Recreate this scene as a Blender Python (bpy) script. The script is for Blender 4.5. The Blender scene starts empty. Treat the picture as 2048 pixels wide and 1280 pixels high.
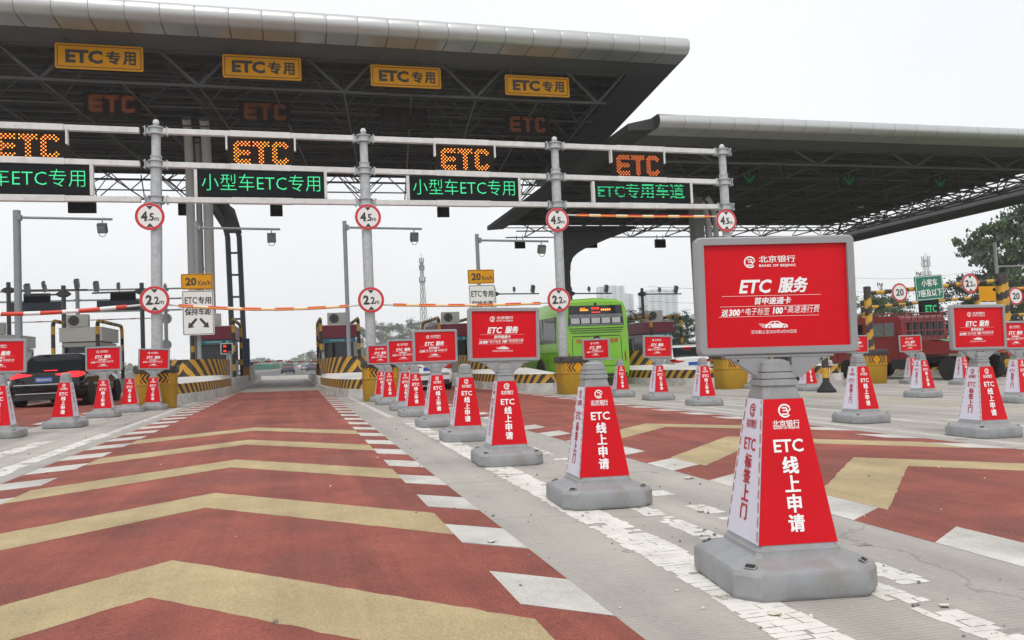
import bpy, bmesh, math, random
from mathutils import Vector, Matrix
random.seed(7)
S = bpy.context.scene
COL = S.collection
PI = math.pi
rad = math.radians

# ------------------------------------------------------------------ camera
cd = bpy.data.cameras.new('camera')
cam = bpy.data.objects.new('camera', cd)
COL.objects.link(cam)
cd.sensor_width = 36.0
cd.lens = 1593.0 / 2048 * 36
cd.clip_start = 0.05
cd.clip_end = 4000
Rc = Matrix(((0.9639014, 0.0311800, -0.2644275),
             (-0.2624451, -0.0562382, -0.9633067),
             (-0.0449069, 0.9979304, -0.0460251)))
cam.matrix_world = Matrix.Translation((0, 0, 1.0)) @ Rc.to_4x4()
S.camera = cam

# ------------------------------------------------------------------ world, sun, exposure
W = bpy.data.worlds.new('World')
S.world = W
W.use_nodes = True
nt = W.node_tree
bg = nt.nodes['Background']
sky = nt.nodes.new('ShaderNodeTexSky')
sky.sky_type = 'NISHITA'
sky.sun_disc = False
SUN_EL, SUN_ROT = 58, 200
sky.sun_elevation = rad(SUN_EL)
sky.sun_rotation = rad(SUN_ROT)
sky.air_density = 2.0
sky.dust_density = 6.0
mx = nt.nodes.new('ShaderNodeMix')
mx.data_type = 'RGBA'
mx.inputs[0].default_value = 0.9          # overcast: the cloud sheet hides nearly all of the blue
mx.inputs[7].default_value = (9.2, 9.35, 9.7, 1)
nt.links.new(sky.outputs[0], mx.inputs[6])
cl = nt.nodes.new('ShaderNodeTexNoise')
cl.inputs['Scale'].default_value = 2.2
cl.inputs['Detail'].default_value = 4
cm = nt.nodes.new('ShaderNodeMapRange')
cm.inputs[1].default_value = .3
cm.inputs[2].default_value = .7
cm.inputs[3].default_value = .93
cm.inputs[4].default_value = 1.05
tcw = nt.nodes.new('ShaderNodeTexCoord')
nt.links.new(tcw.outputs['Generated'], cl.inputs['Vector'])
nt.links.new(cl.outputs[0], cm.inputs[0])
cs = nt.nodes.new('ShaderNodeVectorMath')
cs.operation = 'SCALE'
nt.links.new(mx.outputs[2], cs.inputs[0])
nt.links.new(cm.outputs[0], cs.inputs['Scale'])
nt.links.new(cs.outputs[0], bg.inputs[0])
bg.inputs[1].default_value = 0.119
sd = bpy.data.lights.new('sun', 'SUN')
sd.energy = 1.4
sd.angle = rad(14)
sd.color = (1, .97, .92)
so = bpy.data.objects.new('sun', sd)
COL.objects.link(so)
so.rotation_euler = (rad(90 - SUN_EL), 0, rad(180 - SUN_ROT + 0))
S.view_settings.view_transform = 'Standard'
S.view_settings.look = 'None'
S.view_settings.exposure = 0.0
S.view_settings.gamma = 1.0
S.cycles.use_denoising = True
S.cycles.max_bounces = 6
S.cycles.volume_bounces = 3
S.cycles.transparent_max_bounces = 8

K = 0.022                                 # the plaza falls to the right


def gz(x):
    return -K * max(-45.0, min(45.0, x))


# ------------------------------------------------------------------ materials
MATS = {}


def mat(name, col, rough=.6, metal=0., var=.12, scale=6., bump=0., bscale=60., emit=0., coat=0., spec=.5, dirt=None, dscale=3., damt=.5, alpha=1.):
    if name in MATS:
        return MATS[name]
    m = bpy.data.materials.new(name)
    m.use_nodes = True
    t = m.node_tree
    b = t.nodes['Principled BSDF']
    N = t.nodes.new
    L = t.links.new
    b.inputs['Roughness'].default_value = rough
    b.inputs['Metallic'].default_value = metal
    b.inputs['Specular IOR Level'].default_value = spec
    if coat:
        b.inputs['Coat Weight'].default_value = coat
        b.inputs['Coat Roughness'].default_value = .05
    tc = N('ShaderNodeTexCoord')
    no = N('ShaderNodeTexNoise')
    no.inputs['Scale'].default_value = scale
    no.inputs['Detail'].default_value = 6
    no.inputs['Roughness'].default_value = .62
    L(tc.outputs['Object'], no.inputs['Vector'])
    mr = N('ShaderNodeMapRange')
    mr.inputs[1].default_value = .3
    mr.inputs[2].default_value = .7
    mr.inputs[3].default_value = 1 - var
    mr.inputs[4].default_value = 1 + var
    L(no.outputs[0], mr.inputs[0])
    mu = N('ShaderNodeVectorMath')
    mu.operation = 'SCALE'
    mu.inputs[0].default_value = col[:3]
    L(mr.outputs[0], mu.inputs['Scale'])
    out = mu.outputs[0]
    if dirt:
        n2 = N('ShaderNodeTexNoise')
        n2.inputs['Scale'].default_value = dscale
        n2.inputs['Detail'].default_value = 8
        n2.inputs['Roughness'].default_value = .7
        L(tc.outputs['Object'], n2.inputs['Vector'])
        m2 = N('ShaderNodeMapRange')
        m2.inputs[1].default_value = .48
        m2.inputs[2].default_value = .72
        m2.inputs[4].default_value = damt
        L(n2.outputs[0], m2.inputs[0])
        mm = N('ShaderNodeMix')
        mm.data_type = 'RGBA'
        L(m2.outputs[0], mm.inputs[0])
        L(out, mm.inputs[6])
        mm.inputs[7].default_value = (*dirt, 1)
        out = mm.outputs[2]
    L(out, b.inputs['Base Color'])
    if emit:
        b.inputs['Emission Color'].default_value = (*col, 1)
        b.inputs['Emission Strength'].default_value = emit
    if alpha < 1:
        b.inputs['Alpha'].default_value = alpha
    if bump:
        n3 = N('ShaderNodeTexNoise')
        n3.inputs['Scale'].default_value = bscale
        n3.inputs['Detail'].default_value = 4
        L(tc.outputs['Object'], n3.inputs['Vector'])
        bu = N('ShaderNodeBump')
        bu.inputs['Strength'].default_value = bump
        bu.inputs['Distance'].default_value = .02
        L(n3.outputs[0], bu.inputs['Height'])
        L(bu.outputs[0], b.inputs['Normal'])
    MATS[name] = m
    return m


def concrete_mat():
    m = mat('concrete', (.365, .342, .308), .9, var=.12, scale=.8, dirt=(.21, .195, .175), dscale=.35, damt=.55)
    t = m.node_tree
    N, L = t.nodes.new, t.links.new
    b = t.nodes['Principled BSDF']
    src = b.inputs['Base Color'].links[0].from_socket
    tc = N('ShaderNodeTexCoord')
    sp = N('ShaderNodeSeparateXYZ')
    L(tc.outputs['Object'], sp.inputs[0])

    def mth(op, a, bb=None, c=None):
        n = N('ShaderNodeMath')
        n.operation = op
        for i, v in enumerate((a, bb, c)):
            if v is None:
                continue
            if isinstance(v, (int, float)):
                n.inputs[i].default_value = v
            else:
                L(v, n.inputs[i])
        return n.outputs[0]
    # slab joints: across every 4.6 m, along every 2.9 m
    jy = mth('ABSOLUTE', mth('SUBTRACT', mth('FRACT', mth('DIVIDE', mth('ADD', sp.outputs[1], .35), 4.6)), .5))
    jx = mth('ABSOLUTE', mth('SUBTRACT', mth('FRACT', mth('DIVIDE', mth('ADD', sp.outputs[0], .75), 2.9)), .5))
    j = mth('MAXIMUM', mth('LESS_THAN', jy, .0014), mth('LESS_THAN', jx, .0022))
    # tined grooves across the lane
    nz = N('ShaderNodeTexNoise')
    nz.inputs['Scale'].default_value = 2.2
    nz.inputs['Detail'].default_value = 5
    L(tc.outputs['Object'], nz.inputs['Vector'])
    gr = mth('SINE', mth('ADD', mth('MULTIPLY', sp.outputs[1], 2 * PI / .027), mth('MULTIPLY', nz.outputs[0], 9)))
    fine = N('ShaderNodeTexNoise')
    fine.inputs['Scale'].default_value = 45
    fine.inputs['Detail'].default_value = 6
    fine.inputs['Roughness'].default_value = .75
    L(tc.outputs['Object'], fine.inputs['Vector'])
    k = mth('ADD', mth('MULTIPLY', gr, .05), mth('MULTIPLY', mth('SUBTRACT', fine.outputs[0], .5), .55))
    # wheel dirt along the lanes
    dn = N('ShaderNodeTexNoise')
    dn.inputs['Scale'].default_value = 1.0
    dn.inputs['Detail'].default_value = 7
    mp = N('ShaderNodeMapping')
    mp.inputs['Scale'].default_value = (2.2, .12, 1)
    L(tc.outputs['Object'], mp.inputs[0])
    L(mp.outputs[0], dn.inputs['Vector'])
    k = mth('ADD', k, mth('MULTIPLY', mth('SUBTRACT', dn.outputs[0], .5), .95))
    vo = N('ShaderNodeTexVoronoi')
    vo.feature = 'DISTANCE_TO_EDGE'
    vo.inputs['Scale'].default_value = .32
    wn = N('ShaderNodeTexNoise')
    wn.inputs['Scale'].default_value = 1.5
    wn.inputs['Detail'].default_value = 6
    L(tc.outputs['Object'], wn.inputs['Vector'])
    wv = N('ShaderNodeVectorMath')
    wv.operation = 'MULTIPLY_ADD'
    wv.inputs[1].default_value = (.9, .9, 0)
    L(wn.outputs['Color'], wv.inputs[0])
    L(tc.outputs['Object'], wv.inputs[2])
    L(wv.outputs[0], vo.inputs['Vector'])
    crack = mth('MULTIPLY', mth('LESS_THAN', vo.outputs['Distance'], .0035), mth('GREATER_THAN', fine.outputs[0], .46))
    spot = N('ShaderNodeTexNoise')
    spot.inputs['Scale'].default_value = 3.2
    spot.inputs['Detail'].default_value = 3
    L(tc.outputs['Object'], spot.inputs['Vector'])
    oil = mth('MULTIPLY', mth('GREATER_THAN', spot.outputs[0], .68), .35)
    k = mth('SUBTRACT', mth('SUBTRACT', k, mth('MULTIPLY', crack, .25)), oil)
    k = mth('MULTIPLY', mth('ADD', k, 1.0), mth('SUBTRACT', 1.0, mth('MULTIPLY', j, .5)))
    sc = N('ShaderNodeVectorMath')
    sc.operation = 'SCALE'
    L(src, sc.inputs[0])
    L(k, sc.inputs['Scale'])
    L(sc.outputs[0], b.inputs['Base Color'])
    bu = N('ShaderNodeBump')
    bu.inputs['Strength'].default_value = .35
    bu.inputs['Distance'].default_value = .006
    h = mth('ADD', mth('MULTIPLY', gr, .5), mth('MULTIPLY', fine.outputs[0], 1.5))
    L(h, bu.inputs['Height'])
    L(bu.outputs[0], b.inputs['Normal'])
    return m


def speckle(m, scale, amt, col=(.02, .02, .02), th=.66):
    """wear: fine chips of another colour"""
    t = m.node_tree
    N, L = t.nodes.new, t.links.new
    b = t.nodes['Principled BSDF']
    src = b.inputs['Base Color'].links[0].from_socket
    tc = N('ShaderNodeTexCoord')
    n = N('ShaderNodeTexNoise')
    n.inputs['Scale'].default_value = scale
    n.inputs['Detail'].default_value = 5
    n.inputs['Roughness'].default_value = .8
    L(tc.outputs['Object'], n.inputs['Vector'])
    mr = N('ShaderNodeMapRange')
    mr.inputs[1].default_value = th
    mr.inputs[2].default_value = th + .08
    mr.inputs[4].default_value = amt
    L(n.outputs[0], mr.inputs[0])
    mm = N('ShaderNodeMix')
    mm.data_type = 'RGBA'
    L(mr.outputs[0], mm.inputs[0])
    L(src, mm.inputs[6])
    mm.inputs[7].default_value = (*col, 1)
    L(mm.outputs[2], b.inputs['Base Color'])
    return m


def lane_wear(m, amt=.45, grain=.5):
    """tyre rubber streaked along the lane and coarse grain"""
    t = m.node_tree
    N, L = t.nodes.new, t.links.new
    b = t.nodes['Principled BSDF']
    src = b.inputs['Base Color'].links[0].from_socket
    tc = N('ShaderNodeTexCoord')
    mp = N('ShaderNodeMapping')
    mp.inputs['Scale'].default_value = (2.6, .10, 1)
    L(tc.outputs['Object'], mp.inputs[0])
    n1 = N('ShaderNodeTexNoise')
    n1.inputs['Scale'].default_value = 1.
    n1.inputs['Detail'].default_value = 8
    n1.inputs['Roughness'].default_value = .65
    L(mp.outputs[0], n1.inputs['Vector'])
    n2 = N('ShaderNodeTexNoise')
    n2.inputs['Scale'].default_value = 85
    n2.inputs['Detail'].default_value = 3
    n2.inputs['Roughness'].default_value = .8
    L(tc.outputs['Object'], n2.inputs['Vector'])
    n3 = N('ShaderNodeTexNoise')
    n3.inputs['Scale'].default_value = .55
    n3.inputs['Detail'].default_value = 9
    n3.inputs['Roughness'].default_value = .72
    L(tc.outputs['Object'], n3.inputs['Vector'])
    prev = None
    for n, a in ((n1, amt), (n2, grain), (n3, amt)):
        mr = N('ShaderNodeMapRange')
        mr.inputs[1].default_value = .3
        mr.inputs[2].default_value = .7
        mr.inputs[3].default_value = 1 - a * .6
        mr.inputs[4].default_value = 1 + a * .45
        L(n.outputs[0], mr.inputs[0])
        if prev is None:
            prev = mr.outputs[0]
        else:
            q = N('ShaderNodeMath')
            q.operation = 'MULTIPLY'
            L(prev, q.inputs[0])
            L(mr.outputs[0], q.inputs[1])
            prev = q.outputs[0]
    sc = N('ShaderNodeVectorMath')
    sc.operation = 'SCALE'
    L(src, sc.inputs[0])
    L(prev, sc.inputs['Scale'])
    L(sc.outputs[0], b.inputs['Base Color'])
    return m


CONC = concrete_mat()
RED = mat('red_epoxy', (.30, .078, .054), .85, var=.22, scale=1.3, bump=.5, bscale=170, dirt=(.20, .075, .062), dscale=.9, damt=.75)
lane_wear(RED, .5, .75)
speckle(RED, 60, .45, (.42, .16, .13), .60)
speckle(RED, 33, .6, (.10, .03, .028), .63)
YEL = mat('yellow_epoxy', (.48, .375, .205), .85, var=.16, scale=1.6, bump=.5, bscale=170, dirt=(.36, .28, .15), dscale=1.1, damt=.7)
lane_wear(YEL, .32, .5)
speckle(YEL, 60, .4, (.25, .18, .09), .60)
WHT = mat('white_road_paint', (.56, .54, .50), .8, var=.12, scale=3, bump=.3, bscale=120, dirt=(.37, .35, .315), dscale=1.6, damt=.95)
lane_wear(WHT, .22, .3)
speckle(WHT, 40, .6, (.25, .235, .215), .60)
ASPH = mat('asphalt', (.10, .10, .10), .9, var=.15, scale=.2)
PLAST = mat('grey_plastic', (.275, .285, .295), .55, var=.12, scale=7, bump=.12, bscale=25, dirt=(.20, .175, .145), dscale=4.5, damt=.8)
speckle(PLAST, 9, .5, (.30, .29, .27), .62)
speckle(PLAST, 16, .35, (.15, .15, .15), .66)
PFRAME = mat('grey_frame_plastic', (.28, .285, .295), .45, var=.05, scale=4)
PRED = mat('red_poster', (.60, .0015, .010), .42, var=.09, scale=2.5, bump=.22, bscale=4, spec=.25)
PWH = mat('white_poster', (.66, .66, .76), .4, var=.04, scale=3, bump=.12, bscale=9)
TWH = mat('white_print', (.86, .86, .86), .4, var=.02)
TRED = mat('red_print', (.45, .012, .03), .4, var=.02)
ORG = mat('orange_tape', (.42, .16, .06), .5, var=.1)
GALV = mat('galvanised_steel', (.44, .46, .47), .45, .35, var=.14, scale=9, dirt=(.30, .30, .30), dscale=6, damt=.5)
POLEG = mat('grey_painted_pole', (.23, .25, .265), .5, .1, var=.1, scale=4)
DKPOLE = mat('dark_grey_steel', (.10, .105, .115), .55, .1, var=.12, scale=3)
WSTEEL = mat('white_painted_steel', (.62, .62, .61), .5, var=.10, scale=4, dirt=(.40, .38, .35), dscale=5, damt=.5)
COLG = mat('pale_grey_column', (.48, .48, .47), .55, var=.07, scale=1.5)
SHEET = mat('aluminium_sheet', (.52, .525, .52), .40, .72, var=.05, scale=1.2, dirt=(.40, .40, .385), dscale=1.2, damt=.4)
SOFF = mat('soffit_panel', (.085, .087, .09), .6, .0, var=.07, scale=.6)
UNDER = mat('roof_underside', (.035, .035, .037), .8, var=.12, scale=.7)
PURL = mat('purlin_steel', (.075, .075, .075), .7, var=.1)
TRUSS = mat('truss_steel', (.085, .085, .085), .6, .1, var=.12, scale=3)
BLK = mat('black_panel', (.010, .011, .015), .5, var=.1, spec=.15)
BLKR = mat('black_rubber', (.02, .02, .02), .85, var=.2)
SGY = mat('sign_amber', (.66, .295, .006), .5, var=.06, scale=1.5, spec=.2)
SGB = mat('sign_black', (.035, .032, .028), .5)
SGW = mat('sign_white', (.74, .74, .72), .45, var=.03)
SGR = mat('sign_red', (.55, .02, .03), .4, var=.04)
SGG = mat('sign_green', (.008, .15, .09), .45, var=.05)
LEDO = mat('led_orange', (1., .27, .02), .4, var=0, emit=2.2)
LEDOD = mat('led_orange_dim', (.9, .22, .05), .4, var=0, emit=.32)
LEDOF = mat('led_orange_faint', (.9, .24, .07), .4, var=0, emit=.12)
LEDG = mat('led_green', (.03, .62, .24), .4, var=0, emit=.6)
LEDGD = mat('led_green_dim', (.02, .6, .15), .4, var=0, emit=.09)
LEDR = mat('led_red', (1., .03, .02), .4, var=0, emit=1.1)
BARY = mat('barrel_yellow', (.40, .225, .008), .5, var=.08, scale=3, dirt=(.34, .20, .03), dscale=4, damt=.5)
STY = mat('stripe_yellow', (.56, .31, .03), .6, var=.14, scale=5, dirt=(.34, .20, .07), dscale=4, damt=.75)
STB = mat('stripe_black', (.035, .03, .028), .6, var=.2, scale=5, dirt=(.13, .10, .075), dscale=4, damt=.6)
CURB = mat('whitewashed_concrete', (.58, .57, .54), .85, var=.10, scale=3, dirt=(.27, .26, .245), dscale=2.4, damt=.95, bump=.2, bscale=30)
LEDGE = mat('white_ledge', (.70, .69, .66), .7, var=.05, scale=3, dirt=(.5, .48, .45), dscale=3, damt=.5)
MAROON = mat('maroon_fascia', (.20, .022, .045), .5, var=.08)
TEAL = mat('teal_sign', (.025, .19, .25), .5, var=.08)
BOOTH = mat('booth_wall', (.33, .34, .34), .5, var=.08)
GLASS = mat('dark_glass', (.016, .02, .024), .05, var=.1, spec=.5)
LGLASS = mat('pale_glass', (.18, .20, .21), .1, var=.2)
ACW = mat('air_conditioner_casing', (.50, .49, .46), .5, var=.05)
BLACKP = mat('black_car_paint', (.005, .005, .007), .10, .0, var=.05, spec=.5)
WHITEP = mat('white_car_paint', (.72, .73, .74), .25, var=.03, coat=.6)
SILVP = mat('silver_car_paint', (.42, .43, .45), .3, .5, var=.03, coat=.5)
BLUEP = mat('dark_blue_car_paint', (.03, .035, .06), .3, .2, var=.03, coat=.5)
GREENP = mat('green_bus_paint', (.19, .47, .022), .3, var=.04, scale=1, coat=.4, dirt=(.14, .35, .03), dscale=1.2, damt=.5)
REDP = mat('red_truck_paint', (.25, .016, .022), .35, var=.08, scale=1, coat=.3, dirt=(.14, .035, .03), dscale=1.5, damt=.6)
CHROME = mat('chrome', (.7, .7, .72), .18, .95, var=.02)
RIM = mat('wheel_rim', (.45, .46, .48), .35, .7, var=.05)
LAMPR = mat('tail_lamp', (.45, .006, .012), .15, var=.05, coat=.5)
LAMPRL = mat('tail_lamp_lit', (1., .03, .04), .2, var=0, emit=.8)
PLATE = mat('blue_plate', (.012, .09, .42), .4, var=.03)
GREYP = mat('undercarriage', (.03, .03, .03), .8)
BARK = mat('bark', (.10, .085, .07), .9, var=.25, scale=10)
LEAF = mat('leaf_dark', (.036, .062, .028), .7, var=.3, scale=2)
LEAF2 = mat('leaf_mid', (.06, .098, .034), .7, var=.3, scale=2)
LEAF3 = mat('leaf_silver', (.062, .080, .056), .7, var=.3, scale=2)
GRASSM = mat('verge', (.09, .11, .05), .95, var=.3, scale=.3)
STONE = mat('stone', (.22, .21, .19), .9, var=.3, scale=20)
SCRAP = mat('pale_scrap', (.62, .58, .48), .8, var=.1)
TOWER = mat('tower_wall', (.58, .61, .65), .7, var=.05, scale=.1)
TOWWIN = mat('tower_window', (.27, .32, .38), .3, var=.15, scale=.4)
BLUEC = mat('blue_cabinet', (.045, .065, .15), .5, var=.06)
ORGC = mat('orange_cabinet', (.42, .15, .03), .5, var=.08)
TARP = mat('green_tarp', (.03, .42, .27), .5, var=.1)
WIRE = mat('wire', (.06, .06, .06), .6)

# ------------------------------------------------------------------ text
TC = {}


def T(s, bold=.0, shear=0., spacing=1.):
    """2D mesh of a string, normalised to its own bounding box: (verts in [-.5,.5]^2, faces, aspect w/h)"""
    k = (s, bold, shear, spacing)
    if k in TC:
        return TC[k]
    cu = bpy.data.curves.new('t', 'FONT')
    cu.body = s
    cu.size = 1
    cu.offset = bold
    cu.shear = shear
    cu.space_character = spacing
    cu.resolution_u = 2
    ob = bpy.data.objects.new('t', cu)
    COL.objects.link(ob)
    bpy.context.view_layer.update()
    dg = bpy.context.evaluated_depsgraph_get()
    me = bpy.data.meshes.new_from_object(ob.evaluated_get(dg))
    vs = [(v.co.x, v.co.y) for v in me.vertices]
    fs = [tuple(p.vertices) for p in me.polygons]
    bpy.data.objects.remove(ob)
    bpy.data.curves.remove(cu)
    bpy.data.meshes.remove(me)
    x0, x1 = min(v[0] for v in vs), max(v[0] for v in vs)
    y0, y1 = min(v[1] for v in vs), max(v[1] for v in vs)
    w, h = max(x1 - x0, 1e-6), max(y1 - y0, 1e-6)
    r = ([((v[0] - x0) / w - .5, (v[1] - y0) / h - .5) for v in vs], fs, w / h)
    TC[k] = r
    return r


class F2:
    """a flat layer of artwork lying in a plane: origin o, axes u (right), v (up)"""

    def __init__(s, o, u=(1, 0, 0), v=(0, 0, 1)):
        s.o, s.u, s.v = Vector(o), Vector(u), Vector(v)

    def p(s, x, y):
        return s.o + s.u * x + s.v * y


class M:
    def __init__(s):
        s.v, s.f, s.m, s.mats = [], [], [], []

    def mi(s, m):
        if m not in s.mats:
            s.mats.append(m)
        return s.mats.index(m)

    def add(s, vs, fs, m):
        b = len(s.v)
        s.v += [tuple(p) for p in vs]
        s.f += [tuple(b + i for i in f) for f in fs]
        s.m += [s.mi(m)] * len(fs)
        return s

    def box(s, c, d, m, rz=0, rx=0, taper=1.):
        x, y, z = d[0] / 2, d[1] / 2, d[2] / 2
        q = [(-x, -y, -z), (x, -y, -z), (x, y, -z), (-x, y, -z), (-x * taper, -y * taper, z), (x * taper, -y * taper, z), (x * taper, y * taper, z), (-x * taper, y * taper, z)]
        R = Matrix.Rotation(rz, 3, 'Z') @ Matrix.Rotation(rx, 3, 'X')
        return s.add([Vector(c) + R @ Vector(p) for p in q], [(0, 3, 2, 1), (4, 5, 6, 7), (0, 1, 5, 4), (1, 2, 6, 5), (2, 3, 7, 6), (3, 0, 4, 7)], m)

    def tube(s, a, b, r, m, n=8, r2=None, caps=True):
        a, b = Vector(a), Vector(b)
        r2 = r if r2 is None else r2
        d = (b - a).normalized()
        q = d.orthogonal().normalized()
        w = d.cross(q)
        vs = []
        for p, rr in ((a, r), (b, r2)):
            for i in range(n):
                t = 2 * PI * i / n
                vs.append(p + (q * math.cos(t) + w * math.sin(t)) * rr)
        fs = [(i, (i + 1) % n, n + (i + 1) % n, n + i) for i in range(n)]
        if caps:
            fs += [tuple(reversed(range(n))), tuple(range(n, 2 * n))]
        return s.add(vs, fs, m)

    def path(s, pts, r, m, n=10, ms=None, caps=True):
        """swept tube; ms = list of materials per segment"""
        pts = [Vector(p) for p in pts]
        vs = []
        q = None
        for i, p in enumerate(pts):
            d = (pts[min(i + 1, len(pts) - 1)] - pts[max(i - 1, 0)]).normalized()
            q = d.orthogonal().normalized() if q is None else (q - d * q.dot(d)).normalized()
            w = d.cross(q)
            for k in range(n):
                t = 2 * PI * k / n
                vs.append(p + (q * math.cos(t) + w * math.sin(t)) * r)
        b = len(s.v)
        s.v += [tuple(v) for v in vs]
        for i in range(len(pts) - 1):
            mm = s.mi(ms[i] if ms else m)
            for k in range(n):
                s.f.append((b + i * n + k, b + i * n + (k + 1) % n, b + (i + 1) * n + (k + 1) % n, b + (i + 1) * n + k))
                s.m.append(mm)
        if caps:
            s.f += [tuple(b + k for k in reversed(range(n))), tuple(b + (len(pts) - 1) * n + k for k in range(n))]
            s.m += [s.mi(ms[0] if ms else m), s.mi(ms[-1] if ms else m)]
        return s

    def loft(s, rings, m, caps=True, closed=True):
        n = len(rings[0])
        vs = [p for r in rings for p in r]
        fs = []
        for i in range(len(rings) - 1):
            for k in range(n if closed else n - 1):
                fs.append((i * n + k, i * n + (k + 1) % n, (i + 1) * n + (k + 1) % n, (i + 1) * n + k))
        if caps:
            fs += [tuple(reversed(range(n))), tuple((len(rings) - 1) * n + k for k in range(n))]
        return s.add(vs, fs, m)

    def lathe(s, prof, m, c=(0, 0, 0), axis='z', n=20):
        rings = []
        c = Vector(c)
        for r, h in prof:
            ring = []
            for k in range(n):
                t = 2 * PI * k / n
                a, b = r * math.cos(t), r * math.sin(t)
                ring.append(c + (Vector((a, b, h)) if axis == 'z' else Vector((h, a, b)) if axis == 'x' else Vector((b, h, a))))
            rings.append(ring)
        return s.loft(rings, m)

    def prism(s, poly, a, b, m, axis='z'):
        """polygon swept along an axis: z -> (x,y); y -> (x,z); x -> (y,z)"""
        def P(p, t):
            return (p[0], p[1], t) if axis == 'z' else (p[0], t, p[1]) if axis == 'y' else (t, p[0], p[1])
        n = len(poly)
        vs = [P(p, a) for p in poly] + [P(p, b) for p in poly]
        fs = [(k, (k + 1) % n, n + (k + 1) % n, n + k) for k in range(n)] + [tuple(reversed(range(n))), tuple(range(n, 2 * n))]
        return s.add(vs, fs, m)

    def quad(s, a, b, c, d, m):
        return s.add([a, b, c, d], [(0, 1, 2, 3)], m)

    # ---- artwork in a plane
    def rect(s, F, x0, y0, x1, y1, m, sl=0.):
        return s.add([F.p(x0, y0), F.p(x1, y0), F.p(x1 + sl, y1), F.p(x0 + sl, y1)], [(0, 1, 2, 3)], m)

    def poly(s, F, pts, m):
        return s.add([F.p(*p) for p in pts], [tuple(range(len(pts)))], m)

    def text(s, F, t, cx, cy, w, h, m, bold=0., shear=0., spacing=1.):
        vs, fs, asp = T(t, bold, shear, spacing)
        if w is None:
            w = h * asp
        if h is None:
            h = w / asp
        return s.add([F.p(cx + x * w, cy + y * h) for x, y in vs], fs, m)

    def btext(s, F, t, cx, cy, w, h, m, b=.02, shear=0.):
        """bold print of dense characters: the glyph overprinted with small shifts"""
        n = F.u.cross(F.v).normalized()
        k = h * b
        for i, (dx, dy) in enumerate(((k, k * .7), (-k, k * .7), (k, -k * .7), (-k, -k * .7))):
            s.text(F2(F.o + n * i * .0002, F.u, F.v), t, cx + dx, cy + dy, w - 2 * k, h - 1.4 * k, m, 0, shear)
        return s

    def disc(s, F, cx, cy, r, m, n=32, r2=None):
        if r2 is None:
            return s.add([F.p(cx + r * math.cos(2 * PI * k / n), cy + r * math.sin(2 * PI * k / n)) for k in range(n)], [tuple(range(n))], m)
        vs = [F.p(cx + q * math.cos(2 * PI * k / n), cy + q * math.sin(2 * PI * k / n)) for q in (r2, r) for k in range(n)]
        return s.add(vs, [(n + k, n + (k + 1) % n, (k + 1) % n, k) for k in range(n)], m)

    def stroke(s, F, pts, w, m):
        """flat ribbon of width w along a polyline"""
        n = len(pts)
        L_, R_ = [], []
        for i in range(n):
            a, b = pts[max(i - 1, 0)], pts[min(i + 1, n - 1)]
            dx, dy = b[0] - a[0], b[1] - a[1]
            l = math.hypot(dx, dy) or 1
            nx, ny = -dy / l * w / 2, dx / l * w / 2
            L_.append(F.p(pts[i][0] + nx, pts[i][1] + ny))
            R_.append(F.p(pts[i][0] - nx, pts[i][1] - ny))
        return s.add(R_ + L_, [(i, i + 1, n + i + 1, n + i) for i in range(n - 1)], m)

    def build(s, name, parent=None, loc=(0, 0, 0), rz=0, smooth=32, bevel=0, bseg=2):
        me = bpy.data.meshes.new(name)
        me.from_pydata(s.v, [], s.f)
        for mm in s.mats:
            me.materials.append(mm)
        me.polygons.foreach_set('material_index', s.m)
        me.update()
        if bevel:
            bm = bmesh.new()
            bm.from_mesh(me)
            bmesh.ops.recalc_face_normals(bm, faces=bm.faces)
            ed = [e for e in bm.edges if len(e.link_faces) == 2 and e.calc_face_angle(0) > .5]
            bmesh.ops.bevel(bm, geom=ed, offset=bevel, segments=bseg, profile=.5, affect='EDGES', clamp_overlap=True)
            bm.to_mesh(me)
            bm.free()
        if smooth:
            me.polygons.foreach_set('use_smooth', [True] * len(me.polygons))
            me.set_sharp_from_angle(angle=rad(smooth))
        o = bpy.data.objects.new(name, me)
        COL.objects.link(o)
        o.parent = parent
        o.location = loc
        o.rotation_euler = (0, 0, rz)
        return o


def tag(o, label, cat, group=None):
    o['label'] = label
    o['category'] = cat
    if group:
        o['group'] = group
    return o


def thing(name, label, cat, loc=(0, 0, 0), rz=0, group=None, tilt=False):
    o = bpy.data.objects.new(name, None)
    o.empty_display_size = .2
    COL.objects.link(o)
    o.location = loc
    R = Matrix.Rotation(rz, 3, 'Z')
    if tilt:
        R = Matrix.Rotation(math.atan(K), 3, 'Y') @ R
    o.rotation_euler = R.to_euler()
    return tag(o, label, cat, group)


def struct(o):
    o['kind'] = 'structure'
    return o


def copy_tree(o, parent=None):
    c = o.copy()
    COL.objects.link(c)
    c.parent = parent
    for ch in list(o.children):
        copy_tree(ch, c)
    return c


def place(o, loc, rz=0, tilt=False, label=None):
    o.location = loc
    R = Matrix.Rotation(rz, 3, 'Z')
    if tilt:
        R = Matrix.Rotation(math.atan(K), 3, 'Y') @ R
    o.rotation_euler = R.to_euler()
    if label:
        o['label'] = label
    return o


def arc(cx, cy, r, a0, a1, n=14, ry=None):
    ry = r if ry is None else ry
    return [(cx + r * math.cos(rad(a0 + (a1 - a0) * i / n)), cy + ry * math.sin(rad(a0 + (a1 - a0) * i / n))) for i in range(n + 1)]


# ------------------------------------------------------------------ ground and road
XS = [-900, -45, 0, 45, 900]


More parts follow.
